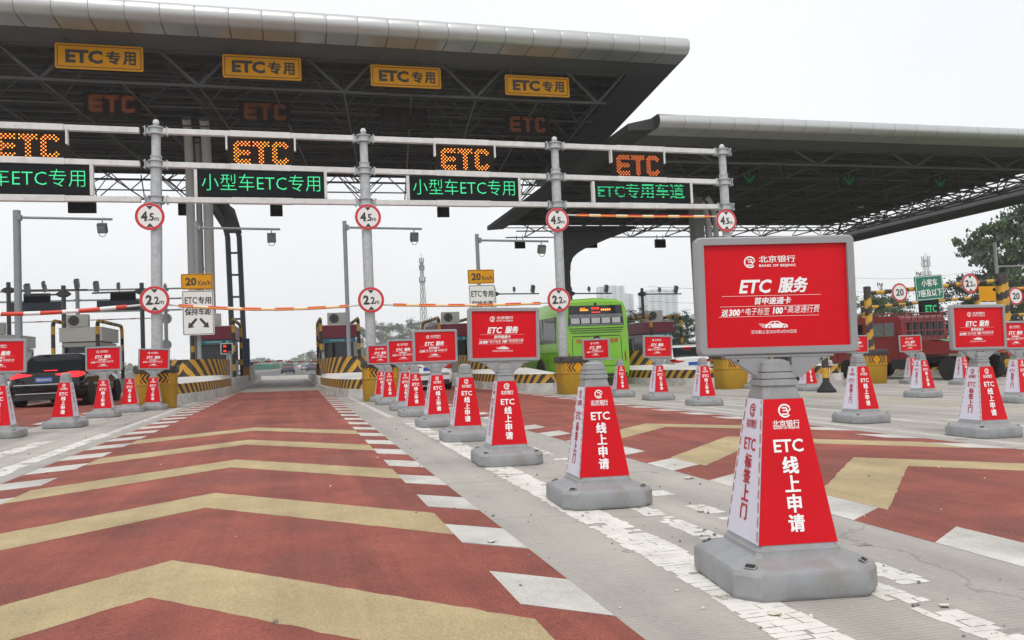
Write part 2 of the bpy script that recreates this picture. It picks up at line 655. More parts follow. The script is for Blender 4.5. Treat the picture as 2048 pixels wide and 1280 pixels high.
def sheet(name, x0, x1, y0, y1, dz, m, ny=1):
    b = M()
    xs = [x0] + [x for x in XS if x0 < x < x1] + [x1]
    for i in range(len(xs) - 1):
        b.add([(xs[i], y0, gz(xs[i]) + dz), (xs[i + 1], y0, gz(xs[i + 1]) + dz), (xs[i + 1], y1, gz(xs[i + 1]) + dz), (xs[i], y1, gz(xs[i]) + dz)], [(0, 1, 2, 3)], m)
    return struct(b.build(name, smooth=0))


sheet('ground', -900, 900, -60, 2400, -.02, GRASSM)
sheet('toll_plaza_pavement', -70, 34, -40, 95, 0, CONC)
sheet('road', -40, 20, 95, 1500, -.004, ASPH)
LW0, LW1 = .0015, .0024
GC = [-.65 + 5.8 * i for i in range(-2, 5)]         # lane centres
CHEV = {-1: (4.4, 6.75, 9.1, 11.5, 13.9), 0: (4.56, 6.87, 9.25, 11.68, 14.02), 1: (4.25, 6.59, 8.93, 11.3)}


def gp(x, y, dz):
    return (x, y, gz(x) + dz)


red, teeth, chev = M(), M(), M()
for li in (-1, 0, 1):
    c = -.65 + 5.8 * li
    iL, iR, oL, oR = c - 1.55, c + 1.515, c - 1.95, c + 1.82
    Y0, Y1 = (-2.0, 34.1)
    N = 1.18
    red.quad(gp(iL, Y0, LW0), gp(iR, Y0, LW0), gp(iR, Y1, LW0), gp(iL, Y1, LW0), RED)
    y = 3.77 - N * 4
    while y < Y1 - .3:
        a, b_ = y - .52 - random.uniform(0, .05), y      # white tooth from a to b_, red tooth from b_ to the next a
        nx = min(y + N - .55, Y1)
        for (xi, xo) in ((iR, oR), (iL, oL)):
            q = [gp(xi, a, LW0), gp(xo, a - .27, LW0), gp(xo, b_ - .27, LW0), gp(xi, b_, LW0)]
            r = [gp(xi, b_, LW0), gp(xo, b_ - .27, LW0), gp(xo, nx - .27, LW0), gp(xi, nx, LW0)]
            if xo < xi:
                q.reverse()
                r.reverse()
            teeth.quad(*q, WHT)
            red.quad(*r, RED)
        y += N
    for ya in CHEV[li]:
        w = .70
        for sgn, xe in ((-1, iL), (1, iR)):
            d = abs(xe - c)
            q = [gp(c, ya - w, LW1), gp(xe, ya - w - d * 1.02, LW1), gp(xe, ya - d * 1.02, LW1), gp(c, ya, LW1)]
            e = []
            for p0, p1 in zip(q, q[1:] + q[:1]):
                p0, p1 = Vector(p0), Vector(p1)
                k = max(1, int((p1 - p0).length / .07))
                for i_ in range(k):
                    p = p0.lerp(p1, i_ / k)
                    inner = abs(p.x - c) < .02
                    j_ = 0 if inner or i_ == 0 else random.gauss(0, .0055)
                    e.append((p.x, p.y + j_, p.z))
            if sgn < 0:
                e.reverse()
            chev.add(e, [tuple(range(len(e)))], YEL)
struct(red.build('red_lane_surface', smooth=0))
struct(teeth.build('white_edge_marking', smooth=0))
struct(chev.build('yellow_chevron_marking', smooth=0))


def cracked(b, x0, x1, y0, y1, miss=.04, dx=0., cell=.055):
    """thick thermoplastic line broken into small cells"""
    y = y0
    while y < y1:
        h = cell * random.uniform(.7, 1.4)
        n = random.choice((2, 3, 3))
        f = (y - y0) / (y1 - y0)
        o = dx * f
        cuts = [0] + sorted(random.uniform(.2, .8) for _ in range(n - 1)) + [1]
        for i in range(n):
            if random.random() < miss * (.15 + 1.9 * (math.sin(y * 3.1 + x0 * 17) * math.sin(y * 7.7 + x0 * 5) > -.05)):
                continue
            g = random.choice((0, 0, .0005, .003))
            a = x0 + o + (x1 - x0) * cuts[i] + (random.uniform(-.018, .006) if i == 0 else g)
            c = x0 + o + (x1 - x0) * cuts[i + 1] + (random.uniform(-.006, .018) if i == n - 1 else -g)
            if c - a < .02:
                continue
            j = [random.uniform(-.004, .004) for _ in range(8)]
            b.add([gp(a + j[0], y + g + j[1], LW0), gp((a + c) / 2, y + g + j[6], LW0), gp(c + j[2], y + g + j[3], LW0), gp(c + j[4], y + h - g + j[5], LW0), gp((a + c) / 2 + j[7], y + h - g + j[3], LW0), gp(a + j[6], y + h - g + j[7], LW0)], [(0, 1, 2, 3, 4, 5)], TPL)
        y += h


TPL = mat('thermoplastic_line', (.70, .68, .63), .75, var=.10, scale=6, bump=.3, bscale=90, dirt=(.50, .47, .42), dscale=2.5, damt=.8)
speckle(TPL, 50, .5, (.33, .30, .26), .62)
ln = M()
cracked(ln, 1.60, 1.83, 1.2, 3.0, .05, .03)
cracked(ln, 1.66, 1.90, 3.0, 10.0, .035, .07)
cracked(ln, 1.75, 1.96, 10.0, 13.5, .25, .0)
cracked(ln, 2.28, 2.42, 1.2, 3.6, .25)
cracked(ln, 2.13, 2.26, 3.6, 5.6, .22)
cracked(ln, 2.5, 2.64, 2.2, 9.5, .45)
cracked(ln, -2.98, -2.78, 4.0, 9.2, .12)
cracked(ln, -3.0, -2.82, 9.2, 14.0, .10)
cracked(ln, -3.62, -3.40, 8.0, 13.0, .25)
cracked(ln, -4.95, -4.8, 10, 15, .3)
struct(ln.build('cracked_line_marking', smooth=0))
ln = M()


def line(x0, y0, x1, y1, w, m=WHT, dz=LW0):
    d = Vector((x1 - x0, y1 - y0)).normalized()
    n = Vector((d.y, -d.x)) * w / 2
    ln.quad(gp(x0 - n.x, y0 - n.y, dz), gp(x0 + n.x, y0 + n.y, dz), gp(x1 + n.x, y1 + n.y, dz), gp(x1 - n.x, y1 - n.y, dz), m)


line(-2.9, 14, -2.9, 30, .13)
line(1.72, 15, 1.55, 30, .14)
line(2.9, 12, 2.75, 22, .12)
line(7.35, 3.0, 7.35, 21, .12)
line(7.9, 9.6, 7.75, 18, .12)
line(8.62, 9.1, 8.62, 11.2, .16)
line(9.15, 7.6, 9.15, 9.6, .16)
line(9.15, 11.4, 9.15, 13.4, .14)
line(8.62, 13.2, 8.62, 17.0, .12)
line(9.2, 14.5, 9.2, 22, .12)
line(12.9, 9, 12.9, 22, .12)
line(14.6, 9, 14.6, 22, .12)
line(11.2, 6.5, 11.6, 14, .10, mat('faded_yellow_paint', (.50, .36, .12), .85, var=.15, scale=4, dirt=(.36, .33, .28), dscale=3, damt=.9))
line(12.3, 7.5, 12.3, 20, .09, MATS['faded_yellow_paint'])
line(15.5, 12, 15.5, 22, .12)
line(18.7, 12, 18.7, 22, .12)
line(20.9, 12, 20.9, 22, .12)
line(-8.75, 8, -8.75, 30, .12)
line(-4.7, 15, -4.7, 20, .11)
for x in (-9, -5.3, -1.6, 2.1, 5.8, 9.5):
    for k in range(16):
        line(x, 98 + k * 15, x, 104 + k * 15, .16, dz=.002)
struct(ln.build('lane_line_marking', smooth=0))

# gravel and scraps
g = M()
for i in range(640):
    if i < 380:
        x, y = random.gauss(2.1, .75), random.uniform(2.0, 14)
    elif i < 500:
        x, y = random.gauss(-3.3, .5), random.uniform(6, 22)
    else:
        x, y = random.uniform(-1.8, 9), random.uniform(2.2, 16)
    r = random.choice((.002, .003, .003, .004, .005, .006, .009)) * random.uniform(.7, 1.3)
    p = gp(x, y, r * .6 + LW0)
    a = random.uniform(0, 6.3)
    vs = [Vector(p) + Vector((math.cos(a + t) * r * random.uniform(.7, 1.3), math.sin(a + t) * r * random.uniform(.7, 1.3), zz)) for zz in (-r * .6, r * .3) for t in (0, 1.57, 3.14, 4.71)]
    vs.append(Vector(p) + Vector((0, 0, r * .8)))
    g.add(vs, [(0, 1, 5, 4), (1, 2, 6, 5), (2, 3, 7, 6), (3, 0, 4, 7), (4, 5, 8), (5, 6, 8), (6, 7, 8), (7, 4, 8)], STONE if random.random() < .8 else SCRAP)
go = g.build('gravel', smooth=0)
go['kind'] = 'stuff'
go['label'] = 'loose pebbles and chips scattered over the concrete'


def scrap(x, y, r, label, m=SCRAP):
    b = M()
    n = 9
    ring = [(r * random.uniform(.5, 1.2) * math.cos(2 * PI * k / n), .7 * r * random.uniform(.5, 1.2) * math.sin(2 * PI * k / n), random.uniform(.004, r * .35)) for k in range(n)]
    b.add(ring + [(0, 0, r * .15)], [(k, (k + 1) % n, n) for k in range(n)], m)
    b.add([(p[0], p[1], p[2] - .002) for p in ring] + [(0, 0, r * .15 - .002)], [((k + 1) % n, k, n) for k in range(n)], m)
    o = b.build('paper_scrap', None, gp(x, y, LW1), smooth=0)
    tag(o, label, 'litter', 'scraps of litter on the road')


scrap(1.02, 4.35, .035, 'crumpled pale scrap lying on the red lane surface edge')
scrap(1.75, 2.75, .03, 'small dry leaf scrap on bare concrete left of the nearest cone')
scrap(2.5, 4.7, .04, 'pale scrap on the concrete right of the boardless second cone')
scrap(3.1, 6.0, .06, 'flat white scrap of paper between the cones and right red lane')
scrap(2.42, 2.62, .03, 'tiny pale scrap at the right foot of the nearest cone')
scrap(-2.42, 8.9, .035, 'white scrap lying on the left edge of the centre red lane')

# ------------------------------------------------------------------ advertising cones
LEDP = None


def sq(r, z, c):
    """square ring of half-width r with chamfer c"""
    return [(-r + c, -r, z), (r - c, -r, z), (r, -r + c, z), (r, r - c, z), (r - c, r, z), (-r + c, r, z), (-r, r - c, z), (-r, -r + c, z)]


def logo(b, F, cx, cy, r, m):
    b.stroke(F, [(cx + x * r, cy + y * r) for x, y in arc(0, 0, .88, 28, 318, 30)], .24 * r, m)
    p = [(-.42, .42)] + [(.10 + x, .22 + y) for x, y in arc(0, 0, .24, 80, -80, 8, .20)] + [(-.30, .02)]
    b.stroke(F, [(cx + x * r, cy + y * r) for x, y in p], .2 * r, m)
    p = [(-.30, .02)] + [(.16 + x, -.24 + y) for x, y in arc(0, 0, .30, 80, -80, 8, .26)] + [(-.5, -.50)]
    b.stroke(F, [(cx + x * r, cy + y * r) for x, y in p], .2 * r, m)
    b.stroke(F, [(cx + x * r, cy + y * r) for x, y in ((.45, -.05), (.62, -.05), (.88, .30))], .18 * r, m)


Z0, Z1, WB, WT = .196, .806, .174, .088          # printed sleeve
SL = math.hypot(WB - WT, Z1 - Z0)


def face_frame(k, off):
    """frame on face k of the sleeve (0 front, 1 right, 2 back, 3 left): origin at bottom middle"""
    R = Matrix.Rotation(k * PI / 2, 3, 'Z')
    v = Vector((0, (WB - WT) / SL, (Z1 - Z0) / SL))
    n = Vector((0, -(Z1 - Z0) / SL, (WB - WT) / SL))
    return F2(R @ (Vector((0, -WB - .004, Z0)) + n * off), R @ Vector((1, 0, 0)), R @ v)


def panel(parent, k, white):
    F = face_frame(k, 0)
    b = M()
    N = 8
    ring = []
    for i in range(N + 1):
        t = i / N
        hw = WB + (WT - WB) * t + .003
        ring.append([F.p(-hw, SL * t), F.p(0, SL * t) + (F.p(0, 1) - F.p(0, 1)), F.p(hw, SL * t)])
    b.loft(ring, PWH if white else PRED, caps=False, closed=False)
    o = b.build('sleeve_panel', parent, smooth=0)
    o['label'] = 'white printed panel' if white else 'red printed panel'
    F = face_frame(k, .0022)
    m = TRED if white else TWH
    b = M()
    s = SL
    Y = lambda t: s * (1 - t)
    sc = .86 if white else 1.
    logo(b, F, 0, Y(.085), .049 * s, m)
    b.btext(F, '北京银行', 0, Y(.175), .125 * sc, .030, m, .02)
    b.text(F, 'BANK OF BEIJING', 0, Y(.208), .118 * sc, .0115, m, .02)
    b.text(F, 'ETC', 0, Y(.33), .135 * sc, .056, m, .02)
    for ch, t0, t1, w in (('标', .40, .505, .07), ('签', .51, .61, .07), ('上', .62, .74, .074), ('门', .755, .87, .066)) if white else (('线', .405, .525, .074), ('上', .535, .65, .07), ('申', .665, .79, .064), ('请', .80, .92, .074)):
        b.btext(F, ch, 0, Y((t0 + t1) / 2), w, s * (t1 - t0), m, .035)
    b.build('lettering', o, smooth=0)
    if white:                                    # dashes of the reflective tape showing along the edges
        for sg in (-1, 1):
            b = M()
            t = .02
            while t < .97:
                t2 = min(t + random.uniform(.055, .075), .99)
                q = []
                for tt, ins in ((t, .012), (t, .004), (t2, .004), (t2, .012)):
                    hw = WB + (WT - WB) * tt
                    q.append(F.p(sg * (hw - ins * (1 if True else 0) - .004), s * tt))
                if sg > 0:
                    b.add(q, [(0, 1, 2, 3)], ORG)
                else:
                    b.add(q, [(3, 2, 1, 0)], ORG)
                t = t2 + .028
            b.build('edge_tape', o, smooth=0)


def make_cone(board):
    t = thing('advertising_cone', 'x', 'cone', group='advertising cones on the toll plaza')
    b = M()
    rings = [sq(.308, 0, .08), sq(.318, .02, .085), sq(.317, .10, .085), sq(.308, .12, .083), sq(.285, .128, .08), sq(.212, .150, .04), sq(.199, .156, .022)]
    b.loft(rings, PLAST)
    for k in range(4):                           # lifting notches on the shoulder
        R = Matrix.Rotation(k * PI / 2 + PI / 4, 3, 'Z')
        b.box(R @ Vector((0, -.350, .130)), (.05, .03, .014), BLKR, rz=k * PI / 2 + PI / 4, rx=.5)
    b.build('base', t, smooth=28, bevel=.006, bseg=2)
    b = M()
    b.loft([sq(.197, .152, .02), sq(.190, .168, .02), sq(.190, .173, .02), sq(.184, .177, .02), sq(WB + .001, Z0, .018), sq(WT, Z1, .012), sq(.088, .809, .012), sq(.076, .862, .014)], PLAST)
    z, r = .862, .085
    for i in range(3):                           # stacked collars of the neck
        b.loft([sq(r - .006, z, .018), sq(r, z + .003, .02), sq(r - .003, z + .026, .02), sq(r - .010, z + .030, .02)], PLAST)
        z += .0305
        r -= .006
    b.loft([sq(.064, .953, .02), sq(.062, .966, .02), sq(.046, .977, .02), sq(.026, .982, .012)], PLAST)
    for sx in (-.03, .03):
        b.lathe([(.007, 0), (.007, .012)], PLAST, (sx, -.085, .812), 'y', 8)
    b.build('body', t, smooth=28)
    for k, w in ((0, 0), (1, 1), (2, 0), (3, 1)):
        panel(t, k, w)
    if board:
        add_board(t)
    return t


BW, BH, BD = .73, .535, .064
BZ = 1.0


def rrect(x0, y0, x1, y1, r, n=5):
    return arc(x1 - r, y0 + r, r, -90, 0, n) + arc(x1 - r, y1 - r, r, 0, 90, n) + arc(x0 + r, y1 - r, r, 90, 180, n) + arc(x0 + r, y0 + r, r, 180, 270, n)


def add_board(t):
    fr = M()
    X, H, D = BW / 2, BH, BD / 2
    n = 24
    out = rrect(-X, 0, X, H, .026)
    mid = rrect(-X + .008, .008, X - .008, H - .008, .02)
    inn = rrect(-X + .038, .036, X - .038, H - .036, .004)
    rings = []
    for o_, y in ((inn, D - .008), (mid, D), (out, D - .012), (out, -D + .012), (mid, -D), (inn, -D), (inn, -D + .018)):
        rings.append([(p[0], y, p[1]) for p in o_])
    fr.loft(rings, PFRAME, caps=False)
    fr.quad((-X + .03, D - .009, .03), (X - .03, D - .009, .03), (X - .03, D - .009, H - .03), (-X + .03, D - .009, H - .03), PFRAME)
    f = fr.build('sign_board', t, (0, 0, BZ), smooth=30)
    f['label'] = 'red advertising board in grey frame'
    p = M()
    yP = -D + .016
    p.quad((-X + .036, yP, .034), (X - .036, yP, .034), (X - .036, yP, H - .034), (-X + .036, yP, H - .034), PRED)
    p.build('poster', f, smooth=0)
    F = F2((-X + .038, yP - .0022, H - .036))
    w, h = BW - .076, BH - .072
    u = min(w / 1390., h / 1065.)
    b = M()

    def tx(s, x0, y0, x1, y1, bold=.02, sh=0.):
        a = (((x0 + x1) / 2 - 145) * u, -((y0 + y1) / 2 - 130) * u, (x1 - x0) * u, (y1 - y0) * u, TWH)
        if ord(s[0]) > 255 and bold:
            b.btext(F, s, *a, bold, sh)
        else:
            b.text(F, s, *a, bold, sh)
    logo(b, F, (632 - 145) * u, -(312 - 130) * u, 62 * u, TWH)
    tx('北京银行', 728, 248, 1112, 320, .02)
    tx('BANK OF BEIJING', 728, 338, 1112, 372, .02)
    tx('ETC', 505, 495, 855, 638, .03, .22)
    tx('服务', 915, 475, 1235, 638, .035, .2)
    tx('首申速通卡', 665, 680, 1050, 755, .03, .2)
    tx('送', 308, 798, 384, 872, .03, .2)
    tx('300', 388, 798, 510, 870, .05, .2)
    tx('元', 520, 800, 552, 834, .02, .2)
    tx('电子标签', 565, 788, 822, 862, .0, .2)
    tx('100', 850, 785, 960, 858, .05, .2)
    tx('元', 970, 782, 1002, 816, .02, .2)
    tx('高速通行费', 1008, 772, 1345, 850, .0, .2)
    tx('活动截止至2020年6月30日前', 615, 1020, 1095, 1058, .0)
    for x0, x1, y in ((325, 1370, 662), (300, 1350, 770), (285, 1335, 876)):
        b.rect(F, (x0 - 145) * u, -(y + 3 - 130) * u, (x1 - 145) * u, -(y - 130) * u, TWH)
    car = [(765, 1000), (762, 965), (790, 958), (830, 932), (905, 930), (945, 955), (995, 966), (1005, 985), (1000, 1002)]
    b.poly(F, [((x - 145) * u, -(y - 130) * u) for x, y in car], TWH)
    for cx in (810, 968):
        b.disc(F2(F.o + Vector((0, -.0006, 0))), (cx - 145) * u, -(992 - 130) * u, 21 * u, PRED, 16)
        b.disc(F2(F.o + Vector((0, -.0012, 0))), (cx - 145) * u, -(992 - 130) * u, 12 * u, TWH, 12)
    b.poly(F2(F.o + Vector((0, -.0006, 0))), [((x - 145) * u, -(y - 130) * u) for x, y in ((838, 940), (862, 938), (862, 956), (810, 958))], PRED)
    b.poly(F2(F.o + Vector((0, -.0006, 0))), [((x - 145) * u, -(y - 130) * u) for x, y in ((874, 938), (900, 938), (925, 956), (874, 956))], PRED)
    for k in range(5):
        b.rect(F, (700 + k * 9 - 145) * u, -(960 + k * 9 - 130) * u, (758 - 145) * u, -(956 + k * 9 - 130) * u, TWH)
    b.build('lettering', f, smooth=0)
    k = M()                                      # V bracket clasping the neck
    for sg in (-1, 1):
        k.prism([(sg * .055, -.105), (sg * .078, -.125), (sg * .10, -.10), (sg * .245, 0), (sg * .055, 0)] if sg > 0 else [(sg * .055, 0), (sg * .245, 0), (sg * .10, -.10), (sg * .078, -.125), (sg * .055, -.105)], -.022, .022, PFRAME, 'y')
        k.lathe([(.008, 0), (.008, -.006)], BLKR, (sg * .19, -.022, -.022), 'y', 10)
        k.lathe([(.012, 0), (.012, -.01)], BLKR, (sg * .075, -.022, -.11), 'y', 10)
    k.box((0, 0, -.006), (.50, .05, .012), PFRAME)
    k.build('bracket', f, smooth=30, bevel=.003, bseg=1)


cone_board = make_cone(True)
cone_plain = make_cone(False)
RC = [  # x, y, board, turn, label
    (2.06, 3.17, 1, -8, 'nearest and largest grey cone, red panels, red bank advertising board on top'),
    (2.12, 5.56, 0, -4, 'large boardless cone second from the front, left of the largest board'),
    (2.08, 8.05, 1, -3, 'third cone from the front, its board before the green bus side'),
    (2.20, 10.66, 0, -2, 'boardless cone just left of the board standing before the bus side'),
    (2.26, 13.25, 1, 2, 'fifth cone right of the centre lane, its board over a parked white car'),
    (2.30, 16.0, 0, 0, 'boardless cone half behind the cone whose board covers the white car'),
    (2.40, 18.3, 1, 2, 'cone whose board is half covered by the board over the white car'),
    (2.34, 21.0, 0, 3, 'small boardless cone just right of the yellow barrel right of the centre lane'),
    (2.34, 22.9, 1, 0, 'farthest cone of the right row, small board above the yellow barrel'),
    (-4.66, 14.8, 1, 3, 'large cone with board cut by the left edge of the photo'),
    (-4.22, 16.85, 0, -3, 'boardless cone standing before the black sedan, second from the left edge'),
    (-4.22, 20.0, 1, 3, 'cone with board to the right of the black sedan'),
    (-4.04, 22.0, 0, 5, 'small boardless cone between two boarded cones left of the centre lane'),
    (-3.62, 22.75, 1, 2, 'farthest left cone, its board in front of the left gantry pole and yellow barrel'),
    (7.95, 20.5, 1, -1, 'far cone with small board before the rear of the green bus'),
    (8.64, 20.5, 0, -4, 'boardless cone standing at the right rear corner of the green bus'),
    (8.72, 18.3, 1, 1, 'cone with board left of the white car on the right, beyond the red right lane'),
    (8.50, 15.6, 0, -2, 'boardless cone just left of the largest board, in front of the white car'),
    (8.26, 10.35, 0, 1, 'boardless cone just right of the largest board, white and red faces showing'),
    (13.93, 15.3, 0, 3, 'boardless cone in front of the red truck bed on the right'),
    (8.09, 7.95, 1, -2, 'right-hand big cone with board in front of the truck rear wheel'),
    (13.76, 12.6, 1, 1, 'cone with board cut by the right edge of the photo'),
    (19.75, 22.1, 1, -8, 'farthest boarded cone in front of the red truck cab, slightly turned'),
    (17.0, 21.3, 1, -2, 'far cone with board behind the boardless cone right of the largest board'),
    (19.93, 20.2, 0, 2, 'far boardless cone beside the red truck rear wheel'),
    (14.25, 20.0, 0, 0, 'far boardless cone seen under the right corner of the largest board'),
    (14.1, 22.6, 0, 4, 'far boardless cone seen under the left corner of the largest board'),
]
for i, (x, y, bd, tz, lab) in enumerate(RC):
    if i:
        x, y = x * .955, y * .955
    src = cone_board if bd else cone_plain
    o = src if i in (0, 1) else copy_tree(src)
    place(o, (x, y, gz(x) + .002), rad(tz), True, lab)
    o.rotation_euler.x += rad(random.uniform(-.7, .7))
    o.rotation_euler.y += rad(random.uniform(-.8, .8))
    for ch in o.children:
        if ch.name.startswith('sign_board'):
            ch.location.x = .026 if i == 0 else 0
            ch.rotation_euler = (0, rad(random.uniform(-1.2, 1.2) if i else 0), rad(random.uniform(-6, 1) if i else -5))

# ------------------------------------------------------------------ barrels at the pole feet
def make_barrel():
    t = thing('crash_barrel', 'x', 'barrel', group='yellow crash barrels')
    b = M()
    r = lambda x, y, z: [(p[0], p[1] * .84, z) for p in rrect(-x, -y, x, y, .16, 5)]
    b.loft([r(.44, .40, 0), r(.46, .42, .03), r(.48, .44, .60), r(.50, .46, .605), r(.50, .46, .645), r(.48, .44, .65), r(.485, .445, .92)], BARY)
    b.build('tub', t, smooth=40)
    b = M()
    b.loft([r(.50, .46, .915), r(.515, .475, .925), r(.52, .48, 1.07), r(.50, .46, 1.10), r(.3, .27, 1.11)], STB)
    b.build('lid', t, smooth=40)
    b = M()
    F = F2((0, -.378, .785))
    b.rect(F, -.38, -.135, .38, .135, SGY)
    F = F2((0, -.3805, .785))
    b.poly(F, [(-.085, 0), (0, -.09), (.085, 0), (0, .09)], SGY)
    for sg in (-1, 1):
        for k in range(3):
            x = sg * (.05 + k * .105)
            q = [(x, .125), (x + sg * .06, .125), (x + sg * .16, 0), (x + sg * .06, -.125), (x, -.125), (x + sg * .10, 0)]
            if k == 2:
                q = [(sg * min(abs(a), .358), c) for a, c in q]
            b.poly(F, q if sg < 0 else q[::-1], SGB)
    p = b.build('arrow_panel', t, smooth=0)
    return t


PX = (-3.62, 2.12, 7.88, 13.66, 19.5)
BL = ('yellow barrel with black lid at the foot of the left gantry pole',
      'yellow barrel at the gantry pole right of the centre lane, half behind small cones',
      'yellow barrel with chevron band before the rear of the green bus',
      'yellow barrel behind the cone just left of the largest board, its arrows hidden',
      'yellow barrel in front of the red truck, behind a cone')
proto = make_barrel()
for i, (x, y) in enumerate(((-3.50, 22.50), (2.26, 22.35), (7.93, 22.3), (12.98, 22.0), (18.15, 22.2))):
    o = proto if i == 0 else copy_tree(proto)
    place(o, (x, y, gz(x)), 0, True, BL[i])

# ------------------------------------------------------------------ sign gantry over the lanes
GY = 23.0
gan = thing('sign_gantry', 'galvanised steel gantry of round poles and three rails across the toll lanes', 'gantry', (0, GY, 0))
poles = [(-9.45, 7.9, 0), (-3.56, 7.80, -.018), (2.11, 7.74, 0), (7.87, 7.67, -.007), (13.69, 7.59, 0)]
zb = lambda x: (7.49 - .0085 * x, 6.56 - .0135 * x, 5.63 - .005 * x)
for x, zt, lean in poles:
    b = M()
    z0 = gz(x)
    h = zt - z0
    b.tube((0, 0, 0), (0, 0, h - .95), .143, GALV, 20)
    b.tube((0, 0, h - .95), (0, 0, h - .14), .118, GALV, 18)
    b.lathe([(.155, 0), (.16, .02), (.125, .05)], GALV, (0, 0, h - 1.0), n=20)
    b.lathe([(.05, -.02), (.06, .02), (.13, .0), (.13, -.03)], GALV, (0, 0, h - .14), n=16)
    b.lathe([(.04, .0)] + [(.085 * math.sin(a), .10 - .085 * math.cos(a)) for a in [i * PI / 8 for i in range(1, 9)]], WSTEEL, (0, 0, h - .14), n=16)
    for zz in zb(x):
        z = zz - z0
        for dz in (-.085, .085):
            b.lathe([(.12, -.014), (.215, -.014), (.215, .014), (.12, .014)], GALV, (0, 0, z + dz), n=20)
        b.lathe([(.17, -.08), (.17, .08)], GALV, (0, 0, z), n=20)
        for sg in (-1, 1):
            b.box((sg * .27, 0, z), (.02, .17, .25), GALV)
            b.box((sg * .22, 0, z), (.10, .03, .16), GALV)
            for dz in (-.09, .09):
                b.box((sg * .29, 0, z + dz), (.05, .15, .022), GALV)
    b.box((0, 0, .01), (.5, .5, .02), GALV)
    o = b.build('pole', gan, (x, 0, z0), smooth=35)
    o.rotation_euler = (0, -lean, 0)
for i in range(len(poles) - 1):
    xa, xb = poles[i][0] + .28, poles[i + 1][0] - .28
    for a, c in zip(zb(xa), zb(xb)):
        b = M()
        for s0, s1, w in ((0, .34, .15), (.34, .66, .17), (.66, 1, .15)):
            pa, pb = xa + (xb - xa) * s0, xa + (xb - xa) * s1
            za, zc = a + (c - a) * s0, a + (c - a) * s1
            h = w / 2
            b.loft([[(pa, -h, za - h), (pa, h, za - h), (pa, h, za + h), (pa, -h, za + h)], [(pb, -h, zc - h), (pb, h, zc - h), (pb, h, zc + h), (pb, -h, zc + h)]], WSTEEL)
        b.build('rail', gan, smooth=0, bevel=.01, bseg=1)

ETC_L = {'E': [[(.95, 1), (.25, 1), (.08, .85), (.08, .15), (.25, 0), (.95, 0)], [(.08, .52), (.9, .52)]],
         'T': [[(0, 1), (1, 1)], [(.5, 1), (.5, 0)]],
         'C': [[(.95, .75), (.8, .98), (.25, 1), (.08, .8), (.08, .2), (.25, 0), (.8, .02), (.95, .25)]]}


def segd(p, a, b):
    ax, ay = a
    bx, by = b
    dx, dy = bx - ax, by - ay
    t = max(0, min(1, ((p[0] - ax) * dx + (p[1] - ay) * dy) / (dx * dx + dy * dy + 1e-9)))
    return math.hypot(p[0] - ax - t * dx, p[1] - ay - t * dy)


def dot_etc(b, F, w, h, m, r=.019):
    """ETC as staggered dots: each letter on a 9 by 13 half-pitch lattice"""
    p = h / 12
    lw = 8 * p
    for k, ch in enumerate('ETC'):
        x0 = -w / 2 + k * (w - lw) / 2
        for ix in range(9):
            for iy in range(13):
                if (ix + iy) % 2:
                    continue
                cut = ch != 'T' and ix + iy < 2 or ch != 'T' and ix + 12 - iy < 2
                if ch == 'E':
                    on = ix <= 2 or iy <= 2 or iy >= 10 or 5 <= iy <= 7
                elif ch == 'T':
                    on = iy >= 10 or 3 <= ix <= 5
                else:
                    on = ix <= 2 or iy <= 2 or iy >= 10
                    on = on or (ix >= 6 and (iy >= 9 or iy <= 3))
                    cut = cut or 8 - ix + iy < 2 or 8 - ix + 12 - iy < 2
                if on and not cut:
                    b.disc(F, x0 + ix * p, (iy - 6) * p, r, m, 8)


for i, (xc, zc, m, lab) in enumerate((
        (-6.5, 7.02, LEDO, 'orange dot LED sign reading ETC on the gantry at the left edge'),
        (-.72, 6.98, LEDO, 'brightest orange dot LED sign reading ETC on the gantry above the centre lane'),
        (5.08, 6.93, LEDO, 'orange dot LED sign reading ETC on the gantry, third from left'),
        (10.66, 6.86, mat('led_orange_mid', (1., .20, .03), .4, var=0, emit=1.1), 'dimmer orange dot LED sign reading ETC, rightmost on the gantry'))):
    t = thing('led_sign', lab, 'led sign', (xc, GY, zc), group='orange ETC signs on the gantry')
    b = M()
    b.box((0, .02, 0), (1.78, .14, .80), mat('led_panel_brown', (.018, .013, .010), .6, var=.15, scale=30, spec=.1))
    b.build('panel', t, smooth=0)
    for sx in (-.91, .91):
        b = M()
        b.box((sx, -.02, .30), (.05, .16, .46), WSTEEL)
        b.build('hanger', t, smooth=0)
    b = M()
    dot_etc(b, F2((0, -.0535, 0)), 1.42, .60, m)
    b.build('lit_dots', t, smooth=0)


